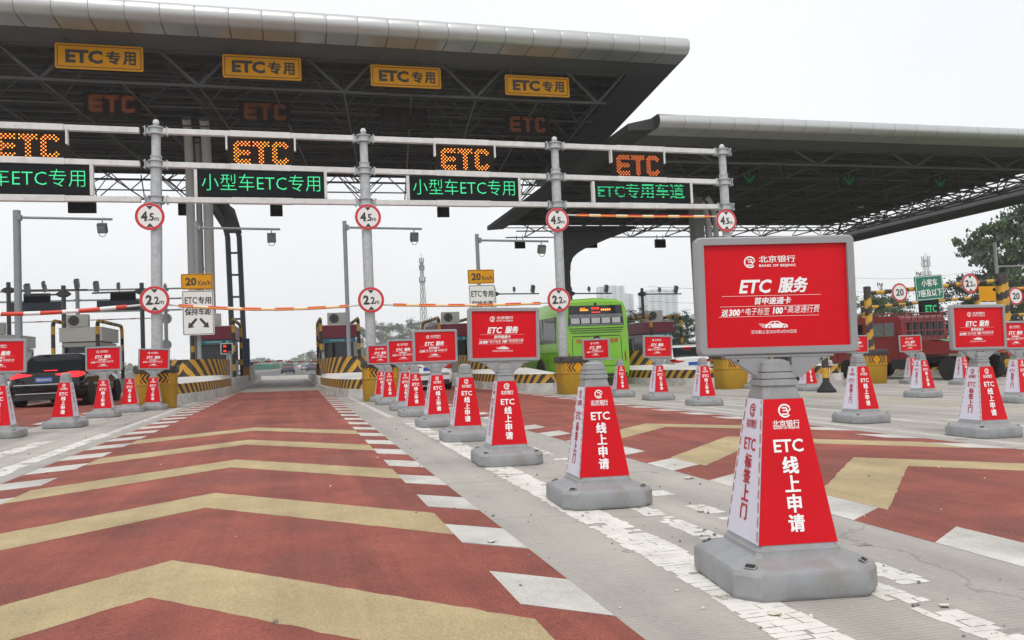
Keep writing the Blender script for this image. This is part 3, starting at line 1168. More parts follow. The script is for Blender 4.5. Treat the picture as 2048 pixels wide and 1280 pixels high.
def raster_text(b, F, s, w, h, m, rows=16, skip=None):
    """light a string on a square LED grid"""
    vs, fs, asp = T(s, .02)
    P = h / rows
    cols = int(w / P)
    tri = []
    for f in fs:
        for k in range(1, len(f) - 1):
            tri.append([(vs[f[i]][0] * w, vs[f[i]][1] * h) for i in (0, k, k + 1)])
    lit = set()
    for A, B, C in tri:
        x0, x1 = min(A[0], B[0], C[0]), max(A[0], B[0], C[0])
        y0, y1 = min(A[1], B[1], C[1]), max(A[1], B[1], C[1])
        d = (B[0] - A[0]) * (C[1] - A[1]) - (C[0] - A[0]) * (B[1] - A[1])
        if abs(d) < 1e-12:
            continue
        for ix in range(int((x0 + w / 2) / P * 2), int((x1 + w / 2) / P * 2) + 2):
            for iy in range(int((y0 + h / 2) / P), int((y1 + h / 2) / P) + 2):
                px, py = ix * P / 2 - w / 2, (iy + .5) * P - h / 2
                u = ((B[0] - px) * (C[1] - py) - (C[0] - px) * (B[1] - py)) / d
                v = ((C[0] - px) * (A[1] - py) - (A[0] - px) * (C[1] - py)) / d
                if u >= 0 and v >= 0 and u + v <= 1:
                    lit.add((ix, iy))
    for ix, iy in lit:
        if skip and iy % skip == 0:
            continue
        x, y = ix * P / 2 - w / 2, (iy + .5) * P - h / 2
        b.rect(F, x - P * .27, y - P * .30, x + P * .27, y + P * .30, m)


for i, (x0, x1, s, lab) in enumerate((
        (-8.5, -4.98, '小型车ETC专用', 'green LED message board on the gantry cut by the left edge'),
        (-2.49, 1.04, '小型车ETC专用', 'green LED message board above the centre lane'),
        (3.30, 6.76, '小型车ETC专用', 'green LED message board second from right on the gantry'),
        (9.07, 12.51, 'ETC专用车道', 'green LED board with broken scan lines, rightmost on the gantry'))):
    xc = (x0 + x1) / 2
    a, c, d = zb(xc)
    zc, hh = (c + d) / 2, c - d - .17
    t = thing('led_message_board', lab, 'led sign', (xc, GY, zc), group='green message boards on the gantry')
    w = x1 - x0
    b = M()
    b.box((0, .03, 0), (w - .16, .16, hh - .004), mat('led_panel_dark', (.008, .010, .012), .55, var=.15, scale=20, spec=.12))
    b.build('panel', t, smooth=0)
    for sx in (-1, 1):
        b = M()
        b.box((sx * (w / 2 - .04), 0, 0), (.08, .15, hh), WSTEEL)
        b.build('frame_post', t, smooth=0)
    b = M()
    F = F2((0, -.053, 0))
    if i == 3:
        raster_text(b, F2((-.05, -.053, .05)), s, w * .86, .50, LEDG, 16, 3)
    else:
        b.text(F, s, 0, .04, w * .89, .46, LEDG, -.012)
    b.build('lit_text', t, smooth=0)

# ------------------------------------------------------------------ round limit signs
def round_sign(label, loc, txt, r=.36, limit=True, rz=0, group='round limit signs on gantry poles'):
    t = thing('round_sign', label, 'road sign', loc, rz, group)
    b = M()
    b.lathe([(r - .01, -.012), (r, -.008), (r, .008), (r - .01, .012)], GALV, axis='y', n=40)
    b.build('plate', t)
    F = F2((0, -.0145, 0))
    b = M()
    b.disc(F, 0, 0, r * .985, SGR, 40, r * .80)
    b.disc(F, 0, 0, r * .80, SGW, 40)
    F = F2((0, -.0170, 0))
    if limit:
        for sg in (-1, 1):
            q = [(-.24 * r, sg * .77 * r), (0, sg * .48 * r), (.24 * r, sg * .77 * r)]
            b.poly(F, q if sg > 0 else q[::-1], SGB)
        b.text(F, txt[0], -.37 * r, 0, .44 * r, .72 * r, SGB, .05)
        b.disc(F, -.10 * r, -.28 * r, .05 * r, SGB, 10)
        b.text(F, txt[2], .13 * r, -.04 * r, .32 * r, .56 * r, SGB, .035)
        b.text(F, 'm', .46 * r, -.20 * r, .30 * r, .24 * r, SGB, .02)
    else:
        b.text(F, txt, 0, 0, 1.0 * r, .78 * r, SGB, .03)
    b.build('face', t, smooth=0)
    for dz in (-.12, .12):
        b = M()
        b.lathe([(.175, -.02), (.175, .02)], GALV, (0, .2, dz), n=16)
        b.build('clamp', t)
    return t


PN = ('left gantry pole', 'pole right of the centre lane', 'gantry pole before the green bus', 'rightmost gantry pole above the largest board')
for i, (x, z) in enumerate(((-3.60, 5.16), (2.14, 5.16), (7.83, 5.09), (13.58, 5.08))):
    round_sign('red rimmed 4.5m limit sign high on the ' + PN[i], (x, GY - .2, z), '4.5', .37)
for i, (x, z) in enumerate(((-3.53, 2.93), (2.14, 2.79), (7.76, 2.66))):
    round_sign('red rimmed 2.2m limit sign midway up the ' + PN[i], (x, GY - .2, z), '2.2', .37)

# ------------------------------------------------------------------ height bars
BRED = mat('bar_red', (.60, .045, .018), .45, var=.05)
BWHT = mat('bar_cream', (.74, .66, .52), .5, var=.05)
BORG = mat('bar_orange', (.85, .40, .05), .4, var=.05)


def height_bar(label, x0, z0, x1, z1, sag, r=.045, n=11, y=GY - .115, first=0, yel=True, mw=BWHT):
    t = thing('height_bar', label, 'height bar', (0, y, 0), group='red and white height limit bars')
    P = lambda f: Vector((x0 + (x1 - x0) * f, 0, z0 + (z1 - z0) * f - sag * math.sin(PI * f)))
    b = M()
    nn = 44
    for i in range(nn):
        f0, f1 = i / nn, (i + 1) / nn
        if f0 < .07 or f1 > .93:
            b.tube(P(f0), P(f1), r * .55, WSTEEL, 8)
        else:
            k = int((f0 - .07) / .86 * n) + first
            m = BRED if k % 2 == 0 else mw
            b.tube(P(f0), P(f1), r, m, 12, caps=(i % 4 == 0))
    b.build('bar', t, smooth=35)
    b = M()
    if yel:                                     # orange reflective strip along its face
        for i in range(4, nn - 4):
            a, c = P(i / nn), P((i + 1) / nn)
            b.quad(a + Vector((0, -r - .003, -r * .55)), c + Vector((0, -r - .003, -r * .55)), c + Vector((0, -r - .003, -.0)), a + Vector((0, -r - .003, -.0)), BORG)
        b.build('reflective_strip', t, smooth=0)
    for f in (.01, .99):
        b = M()
        p = P(f)
        b.box((p.x, .10, p.z), (.05, .32, .07), GALV)
        b.build('bracket', t, smooth=0)
    return t


height_bar('sagging red and white height bar of the left lane, cut by the left edge', -9.3, 2.78, -3.72, 2.82, .14, .055, 11, yel=False, mw=SGW)
height_bar('sagging red and cream height bar across the centre lane', -3.45, 2.82, 2.0, 2.66, .13)
height_bar('red and cream height bar across the lane of the white car', 2.28, 2.66, 7.68, 2.58, .05)
height_bar('high red and cream bar just under the rightmost green board', 8.0, 5.26, 13.6, 5.23, .02)

# ------------------------------------------------------------------ toll canopy
def bullnose(b, x0, x1, y, zt, zbm, pitch=1.2):
    """row of bulged sheet metal nose panels"""
    h = (zt - zbm) / 2
    zc = (zt + zbm) / 2
    n = max(1, round((x1 - x0) / pitch))
    for i in range(n):
        a, c = x0 + (x1 - x0) * i / n + .007, x0 + (x1 - x0) * (i + 1) / n - .007
        rings = []
        for f, k in ((0, .965), (.035, .988), (.12, 1.0), (.5, 1.01), (.88, 1.0), (.965, .988), (1, .965)):
            x = a + (c - a) * f
            ring = [(x, y + 1.4, zc + h * k)] + [(x, y + h - h * k * math.sin(rad(t)), zc + h * k * math.cos(rad(t))) for t in range(0, 181, 15)] + [(x, y + 1.4, zc - h * k)]
            rings.append(ring)
        b.loft(rings, SHEET, caps=False, closed=False)
    # dark backing behind the joints
    ring = lambda x: [(x, y + 1.4, zc + h * .90)] + [(x, y + h - h * .90 * math.sin(rad(t)), zc + h * .9 * math.cos(rad(t))) for t in range(0, 181, 20)] + [(x, y + 1.4, zc - h * .9)]
    b.loft([ring(x0), ring(x1)], UNDER, caps=True, closed=False)


def tr(b, a, c, r, n=6):
    b.tube(a, c, r, TRUSS, n, caps=False)


def canopy(label, x0, x1n, y0, y1, zt, zn, zl, skew, soff, xr_open=0.):
    """x0..x1 front edge, y0 nose front; zt roof top, zn soffit level, zl lower chord level; skew widens it to the back"""
    x1 = x1n - xr_open
    t = thing('toll_canopy', label, 'canopy', ((x0 + x1n) / 2, y0, 0))
    ox, oy = -(x0 + x1n) / 2, -y0
    sh = (ox, oy, 0)
    b = M()
    bullnose(b, x0, x1n, y0, zt, zn)
    b.build('nose_cladding', t, sh, smooth=40)
    D = y1 - y0
    X1 = lambda y: x1 + (y - y0) * skew
    ys = y0 + 3.0
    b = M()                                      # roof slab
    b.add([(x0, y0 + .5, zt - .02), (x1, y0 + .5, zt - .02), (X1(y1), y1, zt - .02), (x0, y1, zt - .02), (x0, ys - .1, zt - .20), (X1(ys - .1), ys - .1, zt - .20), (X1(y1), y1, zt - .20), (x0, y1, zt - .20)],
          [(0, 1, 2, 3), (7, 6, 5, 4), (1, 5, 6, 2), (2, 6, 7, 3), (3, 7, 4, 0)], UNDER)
    y = ys + .3
    while y < y1:                                # purlins
        b.box(((x0 + X1(y)) / 2, y, zt - .30), (X1(y) - x0 - .4, .08, .19), PURL)
        y += 1.1
    x = x0 + 2
    while x < x1 - 1:                            # sheeting seams
        b.box((x, (ys + y1) / 2, zt - .225), (.05, y1 - ys, .05), UNDER)
        x += .9
    b.build('roof', t, sh, smooth=0)
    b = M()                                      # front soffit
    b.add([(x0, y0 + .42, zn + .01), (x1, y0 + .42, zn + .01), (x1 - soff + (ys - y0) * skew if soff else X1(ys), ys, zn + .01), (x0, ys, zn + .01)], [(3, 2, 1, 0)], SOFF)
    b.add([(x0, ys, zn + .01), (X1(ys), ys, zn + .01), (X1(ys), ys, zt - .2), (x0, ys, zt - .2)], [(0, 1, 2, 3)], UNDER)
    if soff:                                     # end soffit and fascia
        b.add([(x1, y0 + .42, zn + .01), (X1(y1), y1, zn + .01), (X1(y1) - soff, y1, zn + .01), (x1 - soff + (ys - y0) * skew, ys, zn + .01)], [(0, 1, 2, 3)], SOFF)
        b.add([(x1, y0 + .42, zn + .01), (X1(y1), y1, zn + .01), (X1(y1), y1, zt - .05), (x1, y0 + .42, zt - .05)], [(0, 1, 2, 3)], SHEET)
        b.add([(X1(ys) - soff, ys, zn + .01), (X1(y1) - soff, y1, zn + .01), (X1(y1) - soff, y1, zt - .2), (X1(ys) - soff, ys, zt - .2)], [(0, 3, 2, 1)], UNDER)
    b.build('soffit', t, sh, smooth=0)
    b = M()                                      # space frame
    st = 2.9
    xe = x1 - soff - .3
    nx = int((xe - x0) / st)
    rows = []
    y = ys + .15
    while y < y1 + .2:
        rows.append(y)
        y += st
    if y1 - rows[-1] > .8:
        rows.append(y1)
    zu = zn + .02
    for j, yy in enumerate(rows):
        r = .075 if j == 0 else .045
        e = xe + (yy - y0) * skew
        tr(b, (x0, yy, zl), (e - .8, yy, zl), r, 8)
        tr(b, (x0, yy, zu), (e, yy, zu), r * .8)
        for i in range(nx + 1):
            xn = e - 1.2 - i * st
            if xn < x0:
                break
            if j == 0:
                if i % 2 == 0:
                    tr(b, (xn, yy, zl), (xn - 1.5, yy - .1, zu), .07)
                    tr(b, (xn, yy, zl), (xn + 1.3, yy - .1, zu), .07)
                    if rows[1:]:
                        tr(b, (xn, yy, zl), (xn, yy + 1.45, zu), .06)
            else:
                if i % 2 == j % 2:
                    tr(b, (xn, yy, zl), (xn - 1.45, yy, zu), .036)
                    tr(b, (xn, yy, zl), (xn + 1.45, yy, zu), .036)
            if j + 1 < len(rows):
                y2 = rows[j + 1]
                tr(b, (xn, yy, zl), (xn + (y2 - yy) * skew, y2, zl), .045)
                ym = (yy + y2) / 2
                if i % 2 == 0:
                    for dx in (-1.45, 1.45):
                        tr(b, (xn, yy, zl), (xn + dx, ym, zu), .032)
                        tr(b, (xn, y2, zl), (xn + dx, ym, zu), .032)
            if j == len(rows) - 1:
                tr(b, (xn, yy, zl), (xn, yy - 1.2, zu), .04)
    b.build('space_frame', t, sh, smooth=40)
    return t


main_can = canopy('high front canopy with rounded metal nose over the left toll lanes', -32, 17.2, 31.0, 58.0, 14.75, 13.97, 12.62, .12, 2.1)
low_can = canopy('lower canopy with rounded metal nose over the right toll lanes', 15.55, 47.2, 31.0, 58.0, 11.28, 10.66, 9.95, .0, 0, 2.6)
b = M()                                          # open edge truss and hanging side fascia of the low canopy
OX, OY = -(15.55 + 47.2) / 2, -31.0
xo = 46.6
for k in range(10):
    ya, yb = 31.5 + k * 2.65, 31.5 + (k + 1) * 2.65
    ym = (ya + yb) / 2
    A, B_, C_ = (xo - 3.0, ya, 10.9), (xo - 1.3, ya, 10.75), (xo - 2.4, ym, 10.0)
    for p, q in ((A, B_), (A, C_), (B_, C_), (B_, (xo - 1.3, yb, 10.75)), (C_, (xo - 2.4, ym + 2.65, 10.0)), (A, (xo - 1.3, yb, 10.75)), ((xo - 3.0, yb, 10.9), C_), ((xo - 1.3, yb, 10.75), C_)):
        tr(b, p, q, .05)
b.build('edge_truss', low_can, (OX, OY, 0), smooth=40)
b = M()
b.add([(xo - 1.2, 31.4, 9.72), (xo + .6, 31.4, 9.72), (xo + .6, 58.4, 9.62), (xo - 1.2, 58.4, 9.62), (xo - 1.2, 31.4, 9.92), (xo + .6, 31.4, 11.0), (xo + .6, 58.4, 11.0), (xo - 1.2, 58.4, 9.92)],
      [(3, 2, 1, 0), (4, 5, 6, 7), (0, 1, 5, 4), (1, 2, 6, 5), (2, 3, 7, 6), (3, 0, 4, 7)], UNDER)
b.build('side_fascia', low_can, (OX, OY, 0), smooth=0)
b = M()                                          # front left corner cheek of the low canopy
b.prism([(15.55, 10.68), (15.55, 11.2), (14.3, 10.9), (14.3, 10.6)], 31.6, 58, UNDER, 'y')
b.build('left_cheek', low_can, (OX, OY, 0), smooth=0)

# signs hung from the high canopy
YS = 33.45
HL = ('leftmost amber lane sign hung under the high canopy', 'second amber lane sign from the left under the high canopy', 'third amber lane sign from the left under the high canopy', 'rightmost amber lane sign under the high canopy')
for i, (x0, x1, z0, z1) in enumerate(((-8.5, -5.38, 12.83, 13.82), (-2.44, .63, 12.77, 13.72), (3.47, 6.48, 12.70, 13.62), (9.35, 12.35, 12.58, 13.48))):
    t = thing('overhead_lane_sign', HL[i], 'sign', ((x0 + x1) / 2, YS, (z0 + z1) / 2), 0, 'amber ETC lane signs under the canopy')
    w, h = x1 - x0, z1 - z0
    b = M()
    b.prism(rrect(-w / 2, -h / 2, w / 2, h / 2, .07), -.02, .02, SGY, 'y')
    b.build('plate', t, smooth=0)
    F = F2((0, -.0225, 0))
    b = M()
    o_, i_ = rrect(-w / 2 + .07, -h / 2 + .07, w / 2 - .07, h / 2 - .07, .06), rrect(-w / 2 + .10, -h / 2 + .10, w / 2 - .10, h / 2 - .10, .04)
    n = len(o_)
    b.add([F.p(*p) for p in o_] + [F.p(*p) for p in i_], [(k, (k + 1) % n, n + (k + 1) % n, n + k) for k in range(n)], SGB)
    b.text(F, 'ETC', -.175 * w, 0, .42 * w, .54 * h, SGB, .05)
    b.btext(F, '专', .155 * w, 0, .165 * w, .54 * h, SGB, .045)
    b.btext(F, '用', .34 * w, 0, .15 * w, .54 * h, SGB, .045)
    b.build('lettering', t, smooth=0)
    for sx in (-.4, .4):
        b = M()
        b.tube((sx * w, .05, h / 2 - .1), (sx * w, .05, h / 2 + .35), .03, TRUSS)
        b.build('hanger', t, smooth=0)
for i, (x, z, m, lab) in enumerate(((-7.2, 12.62, LEDOD, 'unlit brown LED sign faintly reading ETC below the leftmost amber sign'), (-.93, 12.52, LEDOF, 'faint LED sign reading ETC below the second amber sign'), (5.3, 12.45, mat('led_off', (.10, .05, .03), .4, var=0, emit=.02), 'almost dark LED sign below the third amber sign'), (11.35, 12.36, LEDOF, 'faint LED sign reading ETC below the rightmost amber sign'))):
    t = thing('led_sign', lab, 'led sign', (x, 36.8, z - .05), 0, 'dim ETC signs under the canopy')
    b = M()
    b.box((0, .08, 0), (2.2, .16, .95), mat('dim_panel', (.026, .025, .025), .7, var=.15, spec=.1))
    b.build('panel', t, smooth=0)
    b = M()
    dot_etc(b, F2((0, -.003, 0)), 1.75, .70, m, .019)
    b.build('lit_dots', t, smooth=0)
for i, (x, z) in enumerate(((23.5, 9.95), (29.7, 9.93), (35.8, 9.9))):
    t = thing('arrow_signal', ('left', 'middle', 'right')[i] + ' of three dim green lane arrows under the lower canopy', 'lane signal', (x, 36.9, z), 0, 'green lane arrows under the lower canopy')
    b = M()
    b.box((0, .08, 0), (1.0, .16, 1.0), MATS['dim_panel'])
    b.build('panel', t, smooth=0)
    b = M()
    F = F2((0, -.003, 0))
    for k in range(7):
        b.disc(F, 0, .38 - k * .11, .026, LEDGD, 6)
    for k in range(1, 5):
        for sg in (-1, 1):
            b.disc(F, sg * k * .075, -.36 + k * .085, .026, LEDGD, 6)
            b.disc(F, sg * k * .075, -.25 + k * .085, .026, LEDGD, 6)
    b.build('lit_dots', t, smooth=0)
# backs of the signs that face the other way, on the rear edge
for i, (x0, x1, z1, z0, lab) in enumerate(((-14.2, -12.5, 12.7, 11.85, 'wide black sign back hanging at the rear edge left of the gantry pole'), (-7.4, -6.6, 12.65, 11.72, 'black sign back partly behind the pale canopy columns'), (-1.35, -.5, 12.62, 11.68, 'black sign back hanging above the centre lane'), (4.9, 5.6, 12.55, 11.7, 'black sign back behind the gantry pole right of the centre lane'), (10.6, 11.5, 12.4, 11.65, 'black sign back hanging left of the lower canopy'), (16.5, 17.3, 9.9, 9.25, 'black sign back at the rear left of the lower canopy'), (22.4, 23.2, 9.9, 9.25, 'black sign back right of the dark haunched column'), (28.2, 29.1, 9.9, 9.22, 'rightmost black sign back behind the lower canopy'))):
    t = thing('rear_facing_sign', lab, 'sign', ((x0 + x1) / 2, 58.3, (z0 + z1) / 2), 0, 'black sign backs on the rear canopy edge')
    b = M()
    b.box((0, 0, 0), (x1 - x0, .25, z1 - z0), BLK)
    b.build('housing', t, smooth=0, bevel=.02, bseg=1)
    for sx in (-.3, .3):
        b = M()
        b.tube((sx * (x1 - x0), 0, (z1 - z0) / 2), (sx * (x1 - x0), 0, (z1 - z0) / 2 + .35), .03, TRUSS)
        b.build('hanger', t, smooth=0)
# round lamps under the canopy
for i, (x, y, z, lab) in enumerate(((-5.9, 40.5, 12.4, 'round lamp under the high canopy beside the left gantry pole'), (4.6, 40.5, 12.4, 'round lamp under the high canopy right of the second gantry pole'), (11.0, 40.5, 12.4, 'round lamp under the high canopy left of the third gantry pole'), (28.5, 45, 10.0, 'round lamp under the lower canopy above the largest board'), (37, 45, 10.0, 'round lamp under the lower canopy at far right'))):
    t = thing('canopy_lamp', lab, 'lamp', (x, y, z), 0, 'lamps under the canopies')
    b = M()
    b.lathe([(.08, .35), (.10, .2), (.24, .02), (.24, 0)], DKPOLE, n=16)
    b.build('housing', t)
    b = M()
    b.lathe([(.0, -.01), (.21, -.012)], SGW, n=16)
    b.build('lens', t)

# columns
def near_column(label, x, y, zt, flip=1):
    t = thing('canopy_column', label, 'column', (x, y, gz(x)))
    for dx, r, m in ((-.42, .21, COLG), (.42, .24, COLG)):
        b = M()
        b.path([(dx, 0, 0), (dx, 0, zt - 2.2), (dx, -.06, zt - 1.2), (dx, -.3, zt - .4), (dx, -.8, zt + .15)], r, m, 16)
        b.build('shaft', t, smooth=40)
    b = M()
    b.tube((-.02, .15, 0), (-.02, .15, zt - .6), .15, mat('rain_pipe', (.30, .30, .31), .55, var=.08), 12)
    for k in range(5):
        b.lathe([(.17, -.06), (.17, .06)], MATS['rain_pipe'], (-.02, .15, 1.5 + k * 2.3), n=12)
    b.build('rain_pipe', t, smooth=40)
    return t


near_column('pale round column pair with rain pipe left of the centre lane', -4.45, 43, 13.4)
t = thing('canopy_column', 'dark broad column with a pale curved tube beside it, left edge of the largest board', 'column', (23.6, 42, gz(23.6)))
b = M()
b.box((-.55, 0, 5.2), (.62, .7, 10.4), mat('column_dark_grey', (.17, .165, .16), .6, var=.08))  # broad shaft in a darker grey than the tubes beside it
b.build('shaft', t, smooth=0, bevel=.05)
b = M()
b.path([(.25, 0, 0), (.25, 0, 7.8), (.2, 0, 8.8), (.0, -.1, 9.6), (-.3, -.2, 10.1)], .2, COLG, 14)
b.path([(.75, .1, 0), (.75, .1, 8.2), (.7, 0, 9.2), (.45, -.1, 10.0), (.1, -.2, 10.4)], .16, COLG, 14)
b.build('curved_tube', t, smooth=40)
t = thing('canopy_column', 'dark steel ladder column flaring into the canopy behind the left booth', 'column', (-3.6, 55, gz(-3.6)))
b = M()
for dx in (-.38, .34):
    b.path([(dx + .12, 0, 0), (dx, 0, 8.4), (dx - .02, 0, 9.6), (dx - .25, -.3, 10.8), (dx - 1.3, -1.2, 12.7)], .17, DKPOLE, 8)
for k in range(7):
    b.box((-.0, 0, 1.3 + k * 1.45), (.62, .14, .12), DKPOLE)
b.build('shaft', t, smooth=30)
b = M()
b.prism([(-.55, 9.9), (.50, 9.9), (.1, 11.4), (-1.4, 12.7), (-2.3, 12.7), (-1.3, 11.2)], -.3, .3, DKPOLE, 'y')
b.build('haunch', t, smooth=0)
t = thing('canopy_column', 'dark steel column with a broad curved haunch behind the green bus', 'column', (19.3, 55, gz(19.3)))
b = M()
b.box((0, 0, 3.9), (.62, .5, 7.8), DKPOLE)
b.build('shaft', t, smooth=0, bevel=.03)
b = M()
b.prism([(-.31, 7.5), (.32, 7.5), (.36, 8.0), (.55, 8.45), (.95, 8.8), (1.5, 9.1), (3.4, 9.85), (5.6, 10.6), (5.6, 10.8), (-.31, 10.8)], -.3, .3, DKPOLE, 'y')
b.build('haunch', t, smooth=0)

# ------------------------------------------------------------------ islands
def nose_outline(hw, y0, yn, y1, n=14):
    """plan outline of an island, tip at y0, full width from yn, ends at y1; x from -hw to hw"""
    left = [(-hw * math.sin(PI / 2 * (1 - i / n)) if True else 0, yn - (yn - y0) * math.cos(PI / 2 * (1 - i / n))) for i in range(n + 1)]
    left = [(-hw, y1)] + left
    right = [(-x, y) for x, y in reversed(left[:-1])]
    return left + right                          # runs left back -> tip -> right back


def resample(pl, step):
    out = [Vector(pl[0])]
    acc = [0.]
    for a, c in zip(pl, pl[1:]):
        a, c = Vector(a), Vector(c)
        d = (c - a).length
        k = max(1, int(d / step))
        for i in range(1, k + 1):
            out.append(a + (c - a) * i / k)
            acc.append(acc[-1] + d / k)
    return out, acc


def striped_wall(b, outline, z0, z1, period, slant, off=.004):
    """two-tone diagonal stripes lying on a wall, mirrored about the tip"""
    pts, acc = resample(outline, .03)
    mid = min(range(len(pts)), key=lambda i: pts[i][1])
    sm = acc[mid]
    tot = acc[-1]
    import bisect

    def at(s, z):
        s = max(0, min(tot, s))
        i = min(len(acc) - 2, max(0, bisect.bisect_right(acc, s) - 1))
        f = (s - acc[i]) / max(1e-6, acc[i + 1] - acc[i])
        p = pts[i].lerp(pts[i + 1], min(1, max(0, f)))
        d = (pts[i + 1] - pts[i]).normalized()
        return (p.x + d.y * off, p.y - d.x * off, z) if False else (p.x, p.y, z)
    nz = 6
    for side in (-1, 1):
        length = sm if side < 0 else tot - sm
        k = 0
        while k * period / 2 < length + abs(slant):
            m = (STB, STY)[k % 2]
            a, c = k * period / 2, (k + 1) * period / 2
            for j in range(nz):
                za, zc = z0 + (z1 - z0) * j / nz, z0 + (z1 - z0) * (j + 1) / nz
                sa, sc2 = slant * (1 - j / nz), slant * (1 - (j + 1) / nz)
                q = []
                for s, z, dd in ((a, za, sa), (c, za, sa), (c, zc, sc2), (a, zc, sc2)):
                    q.append(max(0, min(length, s + dd - slant)))
                if q[1] - q[0] < 1e-4 and q[2] - q[3] < 1e-4:
                    continue
                vv = [at(sm + side * q[i], (za, za, zc, zc)[i]) for i in range(4)]
                if side < 0:
                    vv.reverse()
                b.add(vv, [(0, 1, 2, 3)], m)
            k += 1


def island(label, cx, y0=24.3, y1=62.0):
    t = thing('toll_island', label, 'toll island', (cx, 0, gz(cx)), group='toll islands with striped noses')
    hw = 1.22
    b = M()
    o1 = nose_outline(hw, y0, y0 + 9.5, y1)
    b.prism(o1, -.06, .27, CURB)
    b.build('kerb', t, smooth=30)
    o2 = nose_outline(hw - .07, y0 + .25, y0 + 9.5, y0 + 9.8)
    b = M()
    striped_wall(b, o2, .27, .57, .42, .30)
    b.build('lower_striped_wall', t, smooth=0)
    o3 = nose_outline(hw - .10, y0 + 4.6, y0 + 9.0, y0 + 9.8)
    n2, n3 = len(o2), len(o3)
    b = M()
    top2 = [(p[0], p[1], .57) for p in o2]
    in2 = [(p[0] * .98, min(p[1] + .02, y0 + 9.8), .575) for p in o2]
    top3 = [(p[0] * .98, p[1], .74) for p in o3]
    b.loft([top2, in2, top3], LEDGE, caps=False, closed=False)
    b.build('ledge', t, smooth=30)
    b = M()
    striped_wall(b, o3, .70, 1.32, .52, .62)
    b.build('upper_striped_wall', t, smooth=0)
    b = M()
    b.add([(p[0], p[1], 1.32) for p in o3], [tuple(range(n3))], LEDGE)
    b.quad((-hw + .10, y0 + 9.8, .2), (-hw + .10, y0 + 9.8, 1.32), (hw - .10, y0 + 9.8, 1.32), (hw - .10, y0 + 9.8, .2), CURB)
    b.build('cap', t, smooth=0)
    b = M()
    for sx in (-1, 1):
        b.box((sx * (hw - .09), (y0 + 10 + y1) / 2, .42), (.17, y1 - y0 - 10.2, .30), CURB)
    b.build('lane_wall', t, smooth=0, bevel=.02, bseg=1)
    return t


IL = ('toll island at far left beyond the black sedan', 'toll island left of the centre lane with striped curved nose', 'toll island right of the centre lane with striped curved nose', 'toll island between the white car and the green bus', 'toll island right of the green bus with bold black and yellow stripes', 'toll island behind the short striped bollard on the right', 'toll island right of the red truck')
IC = (-9.45, -3.65, 2.15, 7.95, 13.75, 19.55, 25.35)
for i, x in enumerate(IC):
    island(IL[i], x, 24.3 if i < 5 else 25.4)

# ------------------------------------------------------------------ booths, air conditioners, guard hoops
def booth(label, cx, y, style=0, w=1.62, h=2.72):
    t = thing('toll_booth', label, 'toll booth', (cx, y, gz(cx) + .27), group='toll booths')
    d = 3.4
    W2 = w / 2
    b = M()
    wall = BOOTH if style == 0 else mat('grey_booth_wall', (.42, .42, .39), .6, var=.08, scale=2)
    b.box((0, d / 2, .55), (w, d, 1.10), wall)
    for sx in (-1, 1):
        b.box((sx * (W2 - .05), .05, 1.5), (.1, .1, .9), wall)
        b.box((sx * (W2 - .05), d - .05, 1.5), (.1, .1, .9), wall)
        b.box((sx * (W2 - .05), d / 2, 1.5), (.1, .12, .9), wall)
    b.box((0, d / 2, 1.97), (w, d, .20), wall)
    b.build('wall', t, smooth=0, bevel=.012, bseg=1)
    b = M()
    b.box((0, .05, 1.485), (w - .2, .03, .77), GLASS)
    for sx in (-1, 1):
        b.box((sx * (W2 - .05), d / 2, 1.485), (.03, d - .3, .77), GLASS)
    b.build('window', t, smooth=0)
    b = M()
    b.box((0, d / 2, 2.42), (w + .16, d + .2, .62), MAROON if style == 0 else mat('cream_fascia', (.55, .54, .50), .6, var=.06))
    b.box((0, d / 2, 2.745), (w + .22, d + .26, .03), WSTEEL)
    b.build('roof', t, smooth=0)
    if style == 0:
        b = M()
        b.box((0, -.02, 1.99), (w - .02, .05, .19), TEAL)
        for k in range(6):                       # small worn white characters
            b.rect(F2((0, -.048, 1.99)), -.42 + k * .12, -.035, -.34 + k * .12, .035, mat('faded_white', (.42, .55, .58), .6))
        b.disc(F2((0, -.048, 1.99)), .55, 0, .055, MATS['faded_white'], 14)
        b.build('name_sign', t, smooth=0)
    return t


def aircon(label, x, y, z):
    t = thing('air_conditioner', label, 'air conditioner', (x, y, z), 0, 'air conditioners on booth roofs')
    b = M()
    b.box((0, .2, .31), (.92, .36, .58), ACW)
    for sx in (-.3, .3):
        b.box((sx, .2, .01), (.08, .36, .02), DKPOLE)
    b.build('casing', t, smooth=0, bevel=.015)
    b = M()
    F = F2((-.14, .016, .31))
    b.disc(F, 0, 0, .235, BLKR, 28)
    for r in (.08, .14, .2):
        b.disc(F2((-.14, .013, .31)), 0, 0, r + .008, ACW, 28, r)
    b.build('fan_grille', t, smooth=0)
    return t


